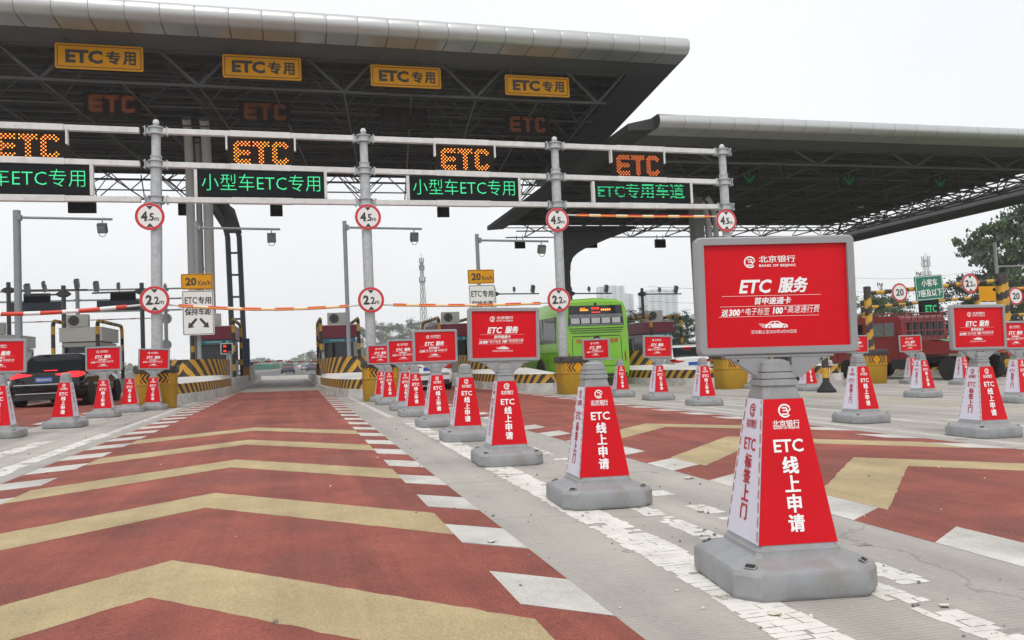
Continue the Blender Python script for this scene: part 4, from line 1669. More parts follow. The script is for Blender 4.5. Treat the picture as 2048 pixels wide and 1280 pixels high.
def hoop(label, x, y, y2, zt, r=.085):
    t = thing('guard_hoop', label, 'guard hoop', (x, y, gz(x) + .27), 0, 'black and yellow guard hoops')
    D = y2 - y
    R = .35
    pts = [(0, 0, 0.0)]
    z = .12
    seg = .30
    pts = [(0, 0, i * .30) for i in range(int((zt - R) / .30) + 1)]
    pts += [(0, R - R * math.cos(a), zt - R + R * math.sin(a)) for a in [PI / 2 * i / 6 for i in range(1, 7)]]
    k = int((D - 2 * R) / .3)
    pts += [(0, R + (D - 2 * R) * i / k, zt) for i in range(1, k + 1)]
    pts += [(0, D - R + R * math.sin(a), zt - R + R * math.cos(a)) for a in [PI / 2 * i / 6 for i in range(1, 7)]]
    pts += [(0, D, zt - R - i * .3) for i in range(1, int((zt - R) / .3) + 1)]
    ms = []
    acc = 0
    for a, c in zip(pts, pts[1:]):
        ms.append(STY if int(acc / .42) % 2 else STB)
        acc += (Vector(c) - Vector(a)).length
    b = M()
    b.path(pts, r, STB, 12, ms)
    b.build('bent_pipe', t, smooth=40)
    for yy in (0, D):
        b = M()
        b.box((0, yy, .02), (.3, .3, .04), DKPOLE)
        b.build('foot_plate', t, smooth=0)
    return t


NB = {-9.45: 'far left island beyond the black sedan', -3.65: 'island left of the centre lane', 2.15: 'island right of the centre lane', 7.95: 'island left of the green bus', 13.75: 'island right of the green bus', 19.55: 'island behind the largest board'}
for cx, nm in NB.items():
    st = 1 if cx < -5 else 0
    booth(('grey cream booth' if st else 'booth with maroon fascia and teal sign') + ' on the ' + nm, cx, 40.6, st)
    aircon('air conditioner on the booth of the ' + nm, cx - .2 + (.15 if cx > 0 else 0), 40.75, gz(cx) + .27 + 2.78)
    for s_, w_ in ((-.9, 'left'), (.9, 'right')):
        hoop('guard hoop on the %s side of the booth, %s' % (w_, nm), cx + s_, 39.6, 44.9, 3.02)
booth('pale grey booth at the left edge behind the large cut off board', -15.25, 48, 1)
aircon('air conditioner on the booth at the left edge', -15.4, 48.2, gz(-15.25) + 3.06)

# cabinets and lane machines
t = thing('payment_cabinet', 'tall blue and orange cabinet behind the left booth at the lane edge', 'cabinet', (-2.62, 46, gz(-2.5) + .27))
b = M()
b.box((0, 0, 1.55), (.5, .5, 1.55), BLUEC)
b.build('upper_case', t, smooth=0, bevel=.02)
b = M()
b.box((0, 0, .38), (.46, .46, .76), ORGC)
b.build('lower_case', t, smooth=0, bevel=.02)
t = thing('price_display', 'small red lit display on a thin post before the left booth', 'display', (-2.98, 38.6, gz(-3) + .27))
b = M()
b.tube((0, 0, 0), (0, 0, 1.35), .035, GALV)
b.build('post', t)
b = M()
b.box((0, 0, 1.62), (.55, .14, .52), ACW)
b.build('case', t, smooth=0, bevel=.02)
b = M()
F = F2((0, -.073, 1.62))
b.rect(F, -.22, -.21, .22, .21, BLK)
for yy in (-.11, .11):
    b.rect(F2((0, -.0755, 1.62)), -.14, yy - .045, -.02, yy + .045, LEDR)
b.build('screen', t, smooth=0)
for i, (x, y, lab) in enumerate(((-2.78, 37.5, 'grey bollard post at the left lane wall'), (1.28, 38.2, 'grey bollard post at the right lane wall'), (1.25, 41.5, 'second grey post beyond it at the right lane wall'))):
    t = thing('lane_post', lab, 'post', (x, y, gz(x) + .5), 0, 'grey posts on the lane walls')
    b = M()
    b.tube((0, 0, 0), (0, 0, 1.15), .06, GALV, 12)
    b.build('shaft', t)
    b = M()
    b.box((0, -.03, 1.2), (.16, .22, .12), DKPOLE)
    b.build('sensor', t, smooth=0, bevel=.01)
for i, (x, y, L_, lab) in enumerate(((-2.55, 51, 1.75, 'red and white barrier arm from the left in the centre lane'), (1.45, 52.5, -1.85, 'red and white barrier arm from the right in the centre lane'))):
    t = thing('barrier_gate', lab, 'barrier', (x, y, gz(x) + .27), 0, 'barrier gates')
    b = M()
    b.box((0, 0, .42), (.36, .4, .84), ORGC if i else ACW)
    b.build('cabinet', t, smooth=0, bevel=.02)
    b = M()
    for k in range(5):
        a, c = L_ * k / 5 + (.1 if L_ > 0 else -.1), L_ * (k + 1) / 5 + (.1 if L_ > 0 else -.1)
        b.box(((a + c) / 2, -.24, 1.02 + .012 * k), (abs(c - a), .05, .09), BRED if k % 2 == 0 else SGW)
    b.box((0, -.1, .95), (.2, .26, .2), DKPOLE)
    b.build('arm', t, smooth=0)

# sign plates with arrows, on the lamp poles
def lane_sign_plates(label, x, y):
    t = thing('lane_sign', label, 'road sign', (x, y, 0), 0, '20 kilometre and keep distance signs')
    b = M()
    w = 1.18
    b.prism(rrect(-w / 2, 4.24, w / 2, 4.86, .05), -.012, .012, SGY, 'y')
    p1 = b.build('speed_plate', t, smooth=0)
    F = F2((0, -.0145, 0))
    b = M()
    o_, i_ = rrect(-w / 2 + .025, 4.265, w / 2 - .025, 4.835, .04), rrect(-w / 2 + .045, 4.285, w / 2 - .045, 4.815, .03)
    n = len(o_)
    b.add([F.p(*p) for p in o_ + i_], [(k, (k + 1) % n, n + (k + 1) % n, n + k) for k in range(n)], SGB)
    b.text(F, '20', -.22, 4.55, .42, .33, SGB, .04)
    b.text(F, 'Km/h', .28, 4.49, .46, .20, SGB, .02)
    b.build('lettering', p1, smooth=0)
    b = M()
    b.prism(rrect(-w / 2 + .02, 2.42, w / 2 + .02, 4.19, .05), -.012, .012, SGW, 'y')
    p2 = b.build('instruction_plate', t, smooth=0)
    b = M()
    o_, i_ = rrect(-w / 2 + .045, 2.445, w / 2 - .005, 4.165, .04), rrect(-w / 2 + .068, 2.468, w / 2 - .028, 4.142, .03)
    b.add([F.p(*p) for p in o_ + i_], [(k, (k + 1) % n, n + (k + 1) % n, n + k) for k in range(n)], SGB)
    b.text(F, 'ETC', -.24, 3.80, .46, .27, SGB, .02)
    b.btext(F, '专用', .27, 3.80, .50, .29, SGB, .03)
    b.btext(F, '保持车距', .02, 3.35, 1.0, .29, SGB, .03)
    for sg in (-1, 1):
        q = [(sg * .03, 3.04), (sg * .10, 3.10), (sg * .30, 2.88), (sg * .355, 2.945), (sg * .39, 2.70), (sg * .155, 2.73), (sg * .225, 2.80)]
        q = [(.02 + a, c) for a, c in q]
        b.poly(F, q if sg < 0 else q[::-1], SGB)
    b.build('lettering', p2, smooth=0)
    b = M()
    for z in (2.7, 3.9, 4.55):
        b.box((0, .05, z), (.9, .05, .06), GALV)
    b.build('bracket', t, smooth=0)


lane_sign_plates('amber 20 kilometre plate over white keep distance plate left of the centre lane', -3.66, 33.75)
lane_sign_plates('amber 20 kilometre plate over white plate, lower half hidden by a red board', 7.95, 33.75)


def lamp_pole(label, x, y, z, arm, dark=False):
    t = thing('lamp_pole', label, 'lamp pole', (x, y, gz(x) + .27), 0, 'lamp poles on the islands')
    h = z - gz(x) - .27
    m = POLEG
    b = M()
    b.tube((0, 0, 0), (0, 0, h), .13 if dark else .085, m, 14)
    b.build('pole', t)
    b = M()
    b.tube((0, -.05, h - .28), (arm, -.15, h - .36), .05, m, 10)
    b.box((.12, -.05, h - .28), (.10, .25, .2), m)
    b.build('arm', t)
    b = M()
    b.box((arm - .35, -.2, h - .72), (.34, .20, .36), DKPOLE, rx=.5)
    b.box((arm - .35, -.31, h - .78), (.27, .02, .28), LGLASS, rx=.5)
    b.tube((arm - .35, -.18, h - .36), (arm - .35, -.18, h - .6), .025, m)
    b.build('lamp_head', t, smooth=0)
    b = M()
    b.path([(arm - .35 + .12 * math.sin(a), -.2, h - .95 - .1 * math.cos(a)) for a in [i * 2 * PI / 10 for i in range(-3, 4)]], .012, WIRE, 6)
    b.build('cable', t)
    return t


lamp_pole('thick dark grey lamp pole with arm at the far left', -10.05, 34, 7.42, 3.35, True)
lamp_pole('lamp pole with arm in front of the pale canopy columns', -3.66, 34, 7.02, 3.25)
lamp_pole('slim lamp pole left of the second gantry pole', 2.2, 34, 7.03, 3.25)
lamp_pole('slim lamp pole above the partly hidden amber plate', 7.9, 34, 6.46, 3.25)


def camera_pole(label, x, y, z, arm):
    t = thing('camera_pole', label, 'camera pole', (x, y, gz(x) + .27), 0, 'dark camera poles on the islands')
    h = z - gz(x) - .27
    b = M()
    b.tube((0, 0, 0), (0, 0, h), .11, DKPOLE, 12)
    b.build('pole', t)
    b = M()
    sg = 1 if arm > 0 else -1
    b.tube((-.25 * sg, 0, h - .45), (arm, 0, h - .5), .045, DKPOLE, 8)
    b.lathe([(.05, -.35), (.16, -.18), (.16, .18), (.05, .35)], DKPOLE, (0, 0, h - .45), 'x', 12)
    b.build('arm', t)
    for f, s, tl in ((.45, .7, 1.2), (.88, 1.2, .5)):
        b = M()
        x_ = arm * f
        b.tube((x_, 0, h - .5), (x_, 0, h - .38), .03, POLEG)
        b.box((x_ - .06 * s, -.05, h - .15), (.20 * s, .3, .42 * s), POLEG, rx=.5)
        b.build('camera_head', t, smooth=0, bevel=.03)
    return t


camera_pole('dark camera pole right of the partly hidden amber plate', 13.7, 54.3, 5.92, 3.3)
camera_pole('dark camera pole just above the green bus roof', 19.4, 54.3, 5.82, 3.2)
camera_pole('dark camera pole right of the green bus before the apartment towers', 25.0, 54.3, 5.65, 3.2)
camera_pole('dark camera pole at the left edge, arm to the right', -15.25, 50, 6.4, 4.0)
camera_pole('dark camera pole behind the thick lamp pole at the left', -11.5, 46, 5.75, -1.8)
camera_pole('dark camera pole left of the left gantry pole, arm to the left', -7.75, 46, 5.82, -2.4)

# ------------------------------------------------------------------ far gantry of the opposite direction
t = thing('sign_gantry', 'distant gantry with dark sign backs behind the left lanes', 'gantry', (0, 60, 0))
for x in (-19.8, -14.15, -8.6):
    b = M()
    b.tube((0, 0, 0), (0, 0, 6.9), .13, GALV, 12)
    for z in (6.65, 5.98, 5.2):
        b.lathe([(.24, -.05), (.24, .05)], GALV, (0, 0, z - .1), n=14)
    b.lathe([(.05, 0), (.1, .06), (.05, .14)], GALV, (0, 0, 6.9), n=10)
    b.build('pole', t, (x, 0, gz(x)))
for z in (6.85, 6.15, 5.35):
    b = M()
    b.box((-13.7, 0, z), (13, .13, .11), GALV)
    b.build('rail', t, smooth=0)
for x in (-16.6, -11.3):
    b = M()
    b.box((x, 0, 6.38), (1.6, .15, .62), BLUEC if False else BLK)
    b.box((x, 0, 5.75), (3.3, .15, .70), mat('navy_panel', (.03, .04, .075), .4))
    b.build('sign_panel', t, smooth=0)
for x in (-14.15, -8.6):
    for z in (4.75, 2.9):
        b = M()
        b.lathe([(.37, 0), (.37, -.03)], GALV, (x, .18 if z > 4 else -.2, z), 'y', 24)
        b.build('disc_back', t)
b = M()
for k in range(30):
    b.tube((-19.5 + k * .36, -.1, 4.75 + .002 * k), (-19.5 + (k + 1) * .36, -.1, 4.75 + .002 * (k + 1)), .04, BRED if k % 4 == 0 else SGW, 8)
b.build('bar', t)

# ------------------------------------------------------------------ vehicles
def wheel(parent, x, y, r, w, rim=RIM, side=1):
    b = M()
    b.lathe([(r * .62, -w / 2), (r * .93, -w / 2), (r, -w * .38), (r, w * .38), (r * .93, w / 2), (r * .62, w / 2)], BLKR, axis='x', n=28)
    o = b.build('wheel', parent, (x, y, r), smooth=40)
    b = M()
    s = side
    b.lathe([(r * .63, s * w * .30), (r * .60, s * w * .46), (r * .45, s * w * .36), (r * .18, s * w * .40), (r * .05, s * w * .42)], rim, axis='x', n=24)
    for k in range(5):
        a = 2 * PI * k / 5
        c = Vector((s * w * .42, r * .36 * math.cos(a), r * .36 * math.sin(a)))
        R = Matrix.Rotation(a, 3, 'X')
        q = [R @ Vector((s * w * .44, -.0, -r * .06)) , R @ Vector((s * w * .44, r * .58, -r * .09)), R @ Vector((s * w * .44, r * .58, r * .09)), R @ Vector((s * w * .44, 0, r * .06))]
        b.add(q, [(0, 1, 2, 3) if s > 0 else (3, 2, 1, 0)], rim)
    b.build('rim', o, smooth=40)
    return o


def car(name, label, loc, L_, W_, H, paint, kind='sedan', plate=None, lit=False, rz=0, group='cars in the toll lanes', dark_rim=False):
    """tail towards -y"""
    t = thing(name, label, 'car', loc, rz, group)
    w = W_ / 2
    belt = .62 * H if kind == 'sedan' else .60 * H
    deck = .66 * H if kind == 'sedan' else .62 * H
    zb = .19

    def ring(y, k, z0, zs, zt):
        ww = w * k
        h = [(ww * .82, z0), (ww * .95, z0 + .07), (ww, z0 + .26), (ww, zs - .14), (ww * .965, zs - .02), (ww * .90, zt - .015), (ww * .5, zt), (0, zt + .008)]
        return [(x, y, z) for x, z in h] + [(-x, y, z) for x, z in reversed(h[:-1])]
    if kind == 'sedan':
        st = [(0, .80, .34, .70, deck - .10), (.03, .88, .28, .76, deck - .04), (.12, .95, .22, .80, deck), (.7, 1, zb, belt, deck + .01), (1.3, 1, zb, belt, belt + .04), (L_ - 1.7, 1, zb, belt - .02, belt + .02), (L_ - .6, .97, zb, belt - .12, belt - .06), (L_ - .1, .86, .24, .56, .60), (L_, .76, .32, .50, .54)]
    else:
        st = [(0, .84, .40, .80, deck - .02), (.05, .93, .30, .88, deck + .04), (.25, .98, .24, belt, deck + .08), (1.0, 1, .22, belt, belt + .06), (L_ - 1.6, 1, .22, belt - .02, belt + .02), (L_ - .5, .97, .22, belt - .12, belt - .06), (L_ - .08, .87, .26, .64, .68), (L_, .78, .34, .56, .6)]
    b = M()
    b.loft([ring(*s) for s in st], paint)
    b.build('body', t, smooth=38)
    # cabin
    if kind == 'sedan':
        base = (.55, L_ - 1.55)
        top = (1.35, L_ - 2.45)
    else:
        base = (.10, L_ - 1.35)
        top = (.55, L_ - 2.1)

    def cring(y0, y1, hw, z, r=.18):
        return [(p[0], p[1], z) for p in rrect(-hw, y0, hw, y1, r, 5)]
    zb2 = belt + .01
    zr = H - .07
    b = M()
    b.loft([cring(base[0], base[1], w * .94, zb2 - .04), cring(base[0] + (top[0] - base[0]) * .93, base[1] + (top[1] - base[1]) * .93, w * .735, zr)], GLASS)
    b.build('window_glass', t, smooth=60)
    b = M()
    lerp = lambda f: (base[0] + (top[0] - base[0]) * f, base[1] + (top[1] - base[1]) * f, w * (.94 + (.735 - .94) * f))
    y0, y1, hw = lerp(.90)
    b.loft([cring(y0 - .02, y1 + .02, hw + .012, zr - .035), cring(y0, y1, hw - .005, zr + .02), cring(y0 + .15, y1 - .2, hw - .12, H), cring(y0 + .5, y1 - .5, hw - .4, H + .008)], paint)
    for sx in (-1, 1):                           # pillars
        ym = (base[0] + base[1]) / 2
        for fy in (.0, .52, 1.):
            pa = Vector((sx * w * .945, base[0] + .12 + (base[1] - base[0] - .24) * fy, zb2 - .03))
            pb = Vector((sx * (w * .735 + .01), (top[0] + .1) + (top[1] - top[0] - .2) * fy, zr))
            b.tube(pa, pb, .05 if fy in (0., 1.) else .035, paint if fy != .52 else GLASS, 6)
        if kind != 'sedan':
            b.tube((sx * w * .94, base[0] + .5, zb2), (sx * w * .74, top[0] + .5, zr), .12, paint, 6)
    b.build('roof', t, smooth=45)
    for sx in (-1, 1):
        b = M()
        zl = deck - .13
        pts = ((.30, -.012, .02, .05), (.60, -.012, -.02, .09), (.775, -.010, -.06, .11), (.88, .06, -.065, .115), (.955, .18, -.03, .10), (.985, .42, .03, .07)) if kind == 'sedan' else ((.45, -.01, .0, .03), (.80, -.01, -.06, .06), (.90, .05, -.06, .10), (.965, .16, -.02, .12), (.99, .42, .06, .10))
        LM = LAMPRL if lit else LAMPR
        ra = [(sx * (w * q[0] + .012), q[1], zl + q[2]) for q in pts] + [(sx * w * q[0] * .9, q[1] + .08, zl + q[2]) for q in reversed(pts)]
        rb = [(sx * (w * q[0] + .006), q[1] + .004, zl + q[3]) for q in pts] + [(sx * w * q[0] * .9, q[1] + .08, zl + q[3]) for q in reversed(pts)]
        b.loft([ra, rb] if sx > 0 else [rb, ra], LM)
        b.build('tail_lamp', t, smooth=0)
        b = M()
        b.box((sx * (w + .09), L_ * .60, belt + .06), (.18, .10, .13), paint)
        b.build('mirror', t, smooth=0, bevel=.03)
    b = M()
    if kind == 'sedan':
        b.box((0, .005, .655), (W_ * .78, .06, .022), CHROME)
        b.box((0, -.005, .40), (W_ * .74, .06, .018), CHROME)
    b.box((0, .06, .30), (W_ * .80, .14, .16), GREYP)
    b.build('bumper_trim', t, smooth=0)
    if lit or kind != 'sedan':
        b = M()
        yy, zz = (base[0] + (top[0] - base[0]) * (.12 if kind == 'sedan' else .85) - .03), (zb2 + (zr - zb2) * (.12 if kind == 'sedan' else .9))
        b.box((0, yy, zz + .02), (.36, .03, .03), LAMPRL)
        b.build('brake_lamp', t, smooth=0)
    pl = M()
    pl.box((0, .012, .79 if kind == 'sedan' else .72), (.46, .03, .145), PLATE)
    po = pl.build('number_plate', t, smooth=0)
    if plate:
        b = M()
        b.text(F2((0, -.006, .79)), plate, 0, 0, .40, .095, SGW, .01)
        b.build('lettering', po, smooth=0)
    r = .33
    for sx in (-1, 1):
        for yy in (.95, L_ - .9):
            wheel(t, sx * (w - .075), yy, r, .22, RIM, sx)
            a = M()                              # dark wheel arch
            a.lathe([(r * 1.15, 0), (r * 1.15, .012)], GREYP, (sx * (w - .0) - (.006), yy, r + .01), 'x', 24)
            a.build('wheel_arch', t, smooth=0)
    return t


car('sedan', 'black sedan with lit red tail lamps and blue plate in the left red lane', (-6.95, 25.6, gz(-6.95)), 5.0, 1.98, 1.55, BLACKP, 'sedan', '浙EE902', True, rz=rad(-2))
car('sedan', 'white sedan mostly hidden behind the boards right of the centre lane', (4.75, 29.0, gz(4.75)), 4.6, 1.8, 1.47, WHITEP, 'sedan')
car('hatchback', 'white car with red tail lamp beside the left edge of the largest board', (16.75, 31.5, gz(16.75)), 4.4, 1.82, 1.55, WHITEP, 'suv')
car('sedan', 'distant dark sedan with red tail lamps straight ahead beyond the booths', (-1.0, 118, gz(0)), 4.7, 1.85, 1.5, BLUEP, 'sedan', group='distant cars on the road beyond')
car('sedan', 'distant small dark car to the right of the sedan straight ahead', (3.1, 160, gz(3)), 4.7, 1.85, 1.5, BLUEP, 'sedan', group='distant cars on the road beyond')
car('sedan', 'distant silver car beyond the booths, right of the dark sedan', (2.3, 195, gz(3)), 4.7, 1.85, 1.5, SILVP, 'sedan', group='distant cars on the road beyond')
car('minivan', 'white van partly behind the blue cabinet past the left booth', (-5.0, 78, gz(-5)), 4.9, 1.9, 1.9, WHITEP, 'suv', group='distant cars on the road beyond')
for i, (x, y) in enumerate(((-11.5, 190), (-9.4, 205), (-13, 215))):
    car('sedan', ('distant white car left of the green median fence', 'distant white car behind the green median fence, middle', 'distant white car farthest behind the green fence')[i], (x, y, gz(x) + .6), 4.6, 1.8, 1.5, WHITEP, 'sedan', rz=PI, group='white cars behind the green fence')

# green bus
bx, by = 10.95, 28.0
t = thing('coach_bus', 'bright green coach seen from its rear at a toll lane', 'bus', (bx, by, gz(bx)), rad(0))
Wb, Lb, Hb = 2.55, 11.0, 3.28
b = M()
sec = lambda y, k, z0, zt: [(p[0], y, p[1]) for p in [(Wb / 2 * k, z0), (Wb / 2, z0 + .25), (Wb / 2, 2.0), (Wb / 2 * .965, zt - .30), (Wb / 2 * .90, zt - .10), (Wb / 2 * .72, zt), (0, zt + .04), (-Wb / 2 * .72, zt), (-Wb / 2 * .90, zt - .10), (-Wb / 2 * .965, zt - .30), (-Wb / 2, 2.0), (-Wb / 2, z0 + .25), (-Wb / 2 * k, z0)]]
b.loft([sec(0, .93, .33, Hb - .12), sec(.05, .97, .30, Hb - .05), sec(.25, 1, .28, Hb), sec(Lb - .3, 1, .28, Hb), sec(Lb, .95, .32, Hb - .15)], GREENP)
b.build('body', t, smooth=32)
b = M()                                           # rear window, slightly leaning
b.add([(-1.12, -.012, 2.27), (1.12, -.012, 2.27), (1.06, -.012, 3.03), (-1.06, -.012, 3.03), (-1.12, .2, 2.27), (1.12, .2, 2.27), (1.06, .2, 3.03), (-1.06, .2, 3.03)], [(0, 1, 2, 3), (1, 5, 6, 2), (0, 3, 7, 4), (3, 2, 6, 7), (0, 4, 5, 1)], GLASS)
o = b.build('rear_window', t, smooth=0)
b = M()
F = F2((0, -.016, 0))
for k in range(5):                                # pale seat backs behind the glass
    b.rect(F, -1.0 + k * .41, 2.36, -.66 + k * .41, 2.56, mat('seat_cover', (.42, .43, .44), .7, var=.1))
b.rect(F, -1.08, 2.29, 1.08, 2.33, LGLASS)
b.rect(F, -1.06, 2.57, 1.06, 2.70, mat('painted_glass_reflection', (.14, .15, .16), .2, var=.2))  # paler band painted over the glass to stand for a reflection
b.build('seats_and_reflection', o, smooth=0)
b = M()
for x0, x1, z0, z1, m in ((-.62, -.28, 2.83, 2.89, LEDO), (-.6, -.4, 2.92, 2.94, LEDO), (-.16, .16, 2.88, 2.96, LEDR), (.22, .62, 2.83, 2.89, LEDO), (-.16, .2, 2.75, 2.79, LEDR)):
    n = max(3, int((x1 - x0) / .07))
    for k in range(n):
        b.rect(F, x0 + (x1 - x0) * k / n, z0, x0 + (x1 - x0) * (k + .72) / n, z1, m)
b.build('led_display', o, smooth=0)
b = M()
for z, w_ in ((2.17, 1.1), (2.09, 1.05), (2.01, 1.0), (1.88, .95)):
    b.box((0, -.002, z), (w_ * 2, .02, .028), GREYP)
b.build('engine_grille', t, smooth=0)
b = M()
for p, q in (((-.97, 1.84), (-1.0, .75)), ((.97, 1.84), (1.0, .75)), ((-1.0, .75), (1.0, .75))):
    b.stroke(F2((0, -.010, 0)), [p, q], .02, GREYP)
F = F2((0, -.012, 0))
b.text(F, '保持车距', -.50, 1.70, .66, .17, SGR, .015)
b.text(F, '严防追尾', .52, 1.70, .66, .17, SGR, .015)
b.text(F, '客运服务', .45, 1.0, .50, .09, CHROME, .01)
b.build('lettering', t, smooth=0)
b = M()
b.lathe([(.13, -.03), (.15, -.01), (.15, .02)], GREYP, (0, 0, 1.74), 'y', 24)
b.stroke(F2((0, -.034, 1.74)), [(-.07, -.04), (0, .05), (.07, -.04)], .025, CHROME)
b.stroke(F2((0, -.034, 1.74)), [(-.1, 0), (-.05, .04), (.05, .04), (.1, 0)], .018, CHROME)
b.build('emblem', t, smooth=0)
for sx in (-1, 1):
    b = M()
    b.loft([[(sx * (Wb / 2 - .16), -.02, .90), (sx * (Wb / 2 + .005), .05, .90), (sx * (Wb / 2 + .005), .2, .90), (sx * (Wb / 2 - .16), .2, .90)], [(sx * (Wb / 2 - .18), -.02, 1.2), (sx * (Wb / 2 + .008), .05, 1.2), (sx * (Wb / 2 + .008), .2, 1.2), (sx * (Wb / 2 - .18), .2, 1.2)], [(sx * (Wb / 2 - .05), -.0, 1.46), (sx * (Wb / 2 + .004), .05, 1.48), (sx * (Wb / 2 + .004), .2, 1.48), (sx * (Wb / 2 - .05), .2, 1.46)]], LAMPR)
    b.build('tail_lamp', t, smooth=40)
    for k in range(6):
        b = M()
        y0 = 1.0 + k * 1.62
        b.box((sx * (Wb / 2 - .012), y0 + .77, 2.18), (.05, 1.52, 1.0), GLASS)
        b.build('side_window', t, smooth=0)
    for k, y0 in enumerate((.9, 2.3, 5.6, 7.0)):
        b = M()
        b.stroke(F2((sx * (Wb / 2 + .004), y0, 0), (0, sx, 0)), [(0, .45), (0, 1.3), (sx * 1.2, 1.3), (sx * 1.2, .45), (0, .45)], .018, GREYP)
        b.build('hatch_seam', t, smooth=0)
    for yy in (3.0, Lb - 2.4):
        wheel(t, sx * (Wb / 2 - .115), yy, .48, .30, RIM, sx)
        a = M()
        a.lathe([(.58, -.06), (.58, .006)], GREYP, (sx * Wb / 2, yy, .50), 'x', 26)
        a.build('wheel_arch', t, smooth=0)
    b = M()
    b.box((sx * (Wb / 2 + .12), Lb - .1, 2.7), (.2, .12, .5), GREYP)
    b.build('mirror', t, smooth=0, bevel=.03)
b = M()
b.box((0, .02, .40), (2.3, .12, .12), GREYP)
b.lathe([(.05, 0), (.05, -.06)], GREYP, (0, .02, 3.08), 'y', 12)
b.box((1.0, .14, 3.10), (.18, .1, .07), LAMPR)
b.box((-1.0, .14, 3.10), (.18, .1, .07), LAMPR)
b.build('bumper_trim', t, smooth=0)

# red truck
tx_, ty_ = 22.4, 21.45
t = thing('flatbed_truck', 'dark red crew cab truck with low bed and green tarp on the right', 'truck', (tx_, ty_, gz(tx_)), rad(0))
b = M()                                           # bed with board sides
Wt = 2.1
b.box((0, 1.32, .98), (Wt, 2.64, .10), REDP)
for sx in (-1, 1):
    b.box((sx * (Wt / 2 - .02), 1.32, 1.19), (.05, 2.64, .36), REDP)
    for k in range(5):
        b.box((sx * (Wt / 2 + .012), 0.1 + k * .61, 1.19), (.03, .06, .36), REDP)
b.box((0, .02, 1.19), (Wt, .05, .36), REDP)
b.box((0, 2.62, 1.19), (Wt, .05, .36), REDP)
b.build('bed', t, smooth=0, bevel=.008, bseg=1)
b = M()
prof = [(2.78, .62), (2.78, 1.3), (2.86, 2.24), (3.05, 2.36), (5.3, 2.40), (5.9, 2.26), (6.7, 1.45), (6.92, 1.25), (6.95, .62)]
b.prism(prof, -Wt / 2 + .06, Wt / 2 - .06, REDP, 'x')
b.build('cab', t, smooth=0, bevel=.07, bseg=3)
for sx in (-1, 1):
    X = sx * (Wt / 2 - .055)
    for (y0, y1, y2, y3) in ((3.25, 3.72, 3.72, 3.25), (3.80, 4.3, 4.3, 3.80), (4.95, 6.35, 5.85, 4.95)):
        b = M()
        b.prism([(y0, 1.62), (y1, 1.62), (y2, 2.12), (y3, 2.12)], X - .02, X + .02, LGLASS if y0 < 4.5 else GLASS, 'x')
        b.build('side_window', t, smooth=0)
    b = M()
    for yy in (3.1, 4.6, 6.5):
        b.box((X, yy, 1.32), (.026, .02, 1.1), GREYP)
    b.build('door_seam', t, smooth=0)
    wheel(t, sx * (Wt / 2 - .18), .85, .42, .3, RIM, sx)
    wheel(t, sx * (Wt / 2 - .18), 6.0, .40, .26, RIM, sx)
    a = M()
    a.box((sx * .5, 2.4, .70), (.1, 4.6, .18), GREYP)
    a.box((sx * (Wt / 2 - .25), 3.1, .58), (.4, .8, .36), GREYP)
    a.build('chassis_rail', t, smooth=0)
    b = M()
    b.box((sx * .8, -.02, .86), (.34, .06, .14), LAMPR)
    b.build('tail_lamp', t, smooth=0)
b = M()
b.box((0, 2.80, 1.85), (1.5, .06, .5), GLASS)
b.build('rear_window', t, smooth=0)
b = M()
for z in (1.42, 1.78, 2.1, 2.42):
    b.tube((-.98, 2.68, z), (.98, 2.68, z), .022, REDP)
for k in range(8):
    b.tube((-.98 + k * .28, 2.68, 1.35), (-.98 + k * .28, 2.68, 2.42), .018, REDP)
for sx in (-.95, .95):
    b.tube((sx, 2.68, 2.42), (sx, 5.2, 2.52), .02, REDP)
for k in range(6):
    b.tube((-.95, 2.72 + k * .45, 2.43 + k * .018), (.95, 2.72 + k * .45, 2.43 + k * .018), .018, REDP)
b.build('headboard_rack', t, smooth=40)
b = M()
gr = []
for i in range(9):
    gr.append([(-.95 + j * .24, .5 + i * .22, 1.30 + .16 * math.sin(i * .45 + j * .3) * math.exp(-abs(j - 3) * .2) + random.uniform(0, .04)) for j in range(9)])
b.loft(gr, TARP, caps=False, closed=False)
bo = b.build('green_tarpaulin', None, (tx_, ty_, gz(tx_)), smooth=60)
tag(bo, 'green tarpaulin bundled in the bed of the red truck', 'tarpaulin')
t = thing('wooden_crate', 'brown wooden crate standing in the red truck bed', 'crate', (22.7, 21.95, gz(22.4) + 1.04))
b = M()
wd = mat('brown_wood', (.20, .11, .06), .7, var=.25, scale=8)
for k in range(5):
    b.box((0, 0, .09 + k * .18), (.9, .7, .15), wd)
for sx in (-.42, .42):
    for sy in (-.36, .36):
        b.box((sx, sy, .46), (.08, .04, .92), wd)
b.build('slats', t, smooth=0)

# ------------------------------------------------------------------ height gantry of the right hand lanes
def striped_post(parent, x, y, z0, z1, r, name='post'):
    b = M()
    n = 40
    h = z1 - z0
    per = .55
    rows = int(h / .06)
    for j in range(rows):
        for k in range(16):
            za, zc = h * j / rows, h * (j + 1) / rows
            a0, a1 = 2 * PI * k / 16, 2 * PI * (k + 1) / 16
            m = STY if ((za + (k / 16 if k < 8 else (16 - k) / 16) * .5) / per) % 1 < .5 else STB
            b.add([(r * math.cos(a0), r * math.sin(a0), za), (r * math.cos(a1), r * math.sin(a1), za), (r * math.cos(a1), r * math.sin(a1), zc), (r * math.cos(a0), r * math.sin(a0), zc)], [(0, 1, 2, 3)], m)
    b.lathe([(r * 1.03, h), (r * 1.03, h + .22), (0.01, h + .24)], STB, n=16)
    b.box((0, 0, .02), (r * 3.4, r * 3.4, .04), STB)
    return b.build(name, parent, (x, y, z0), smooth=40)


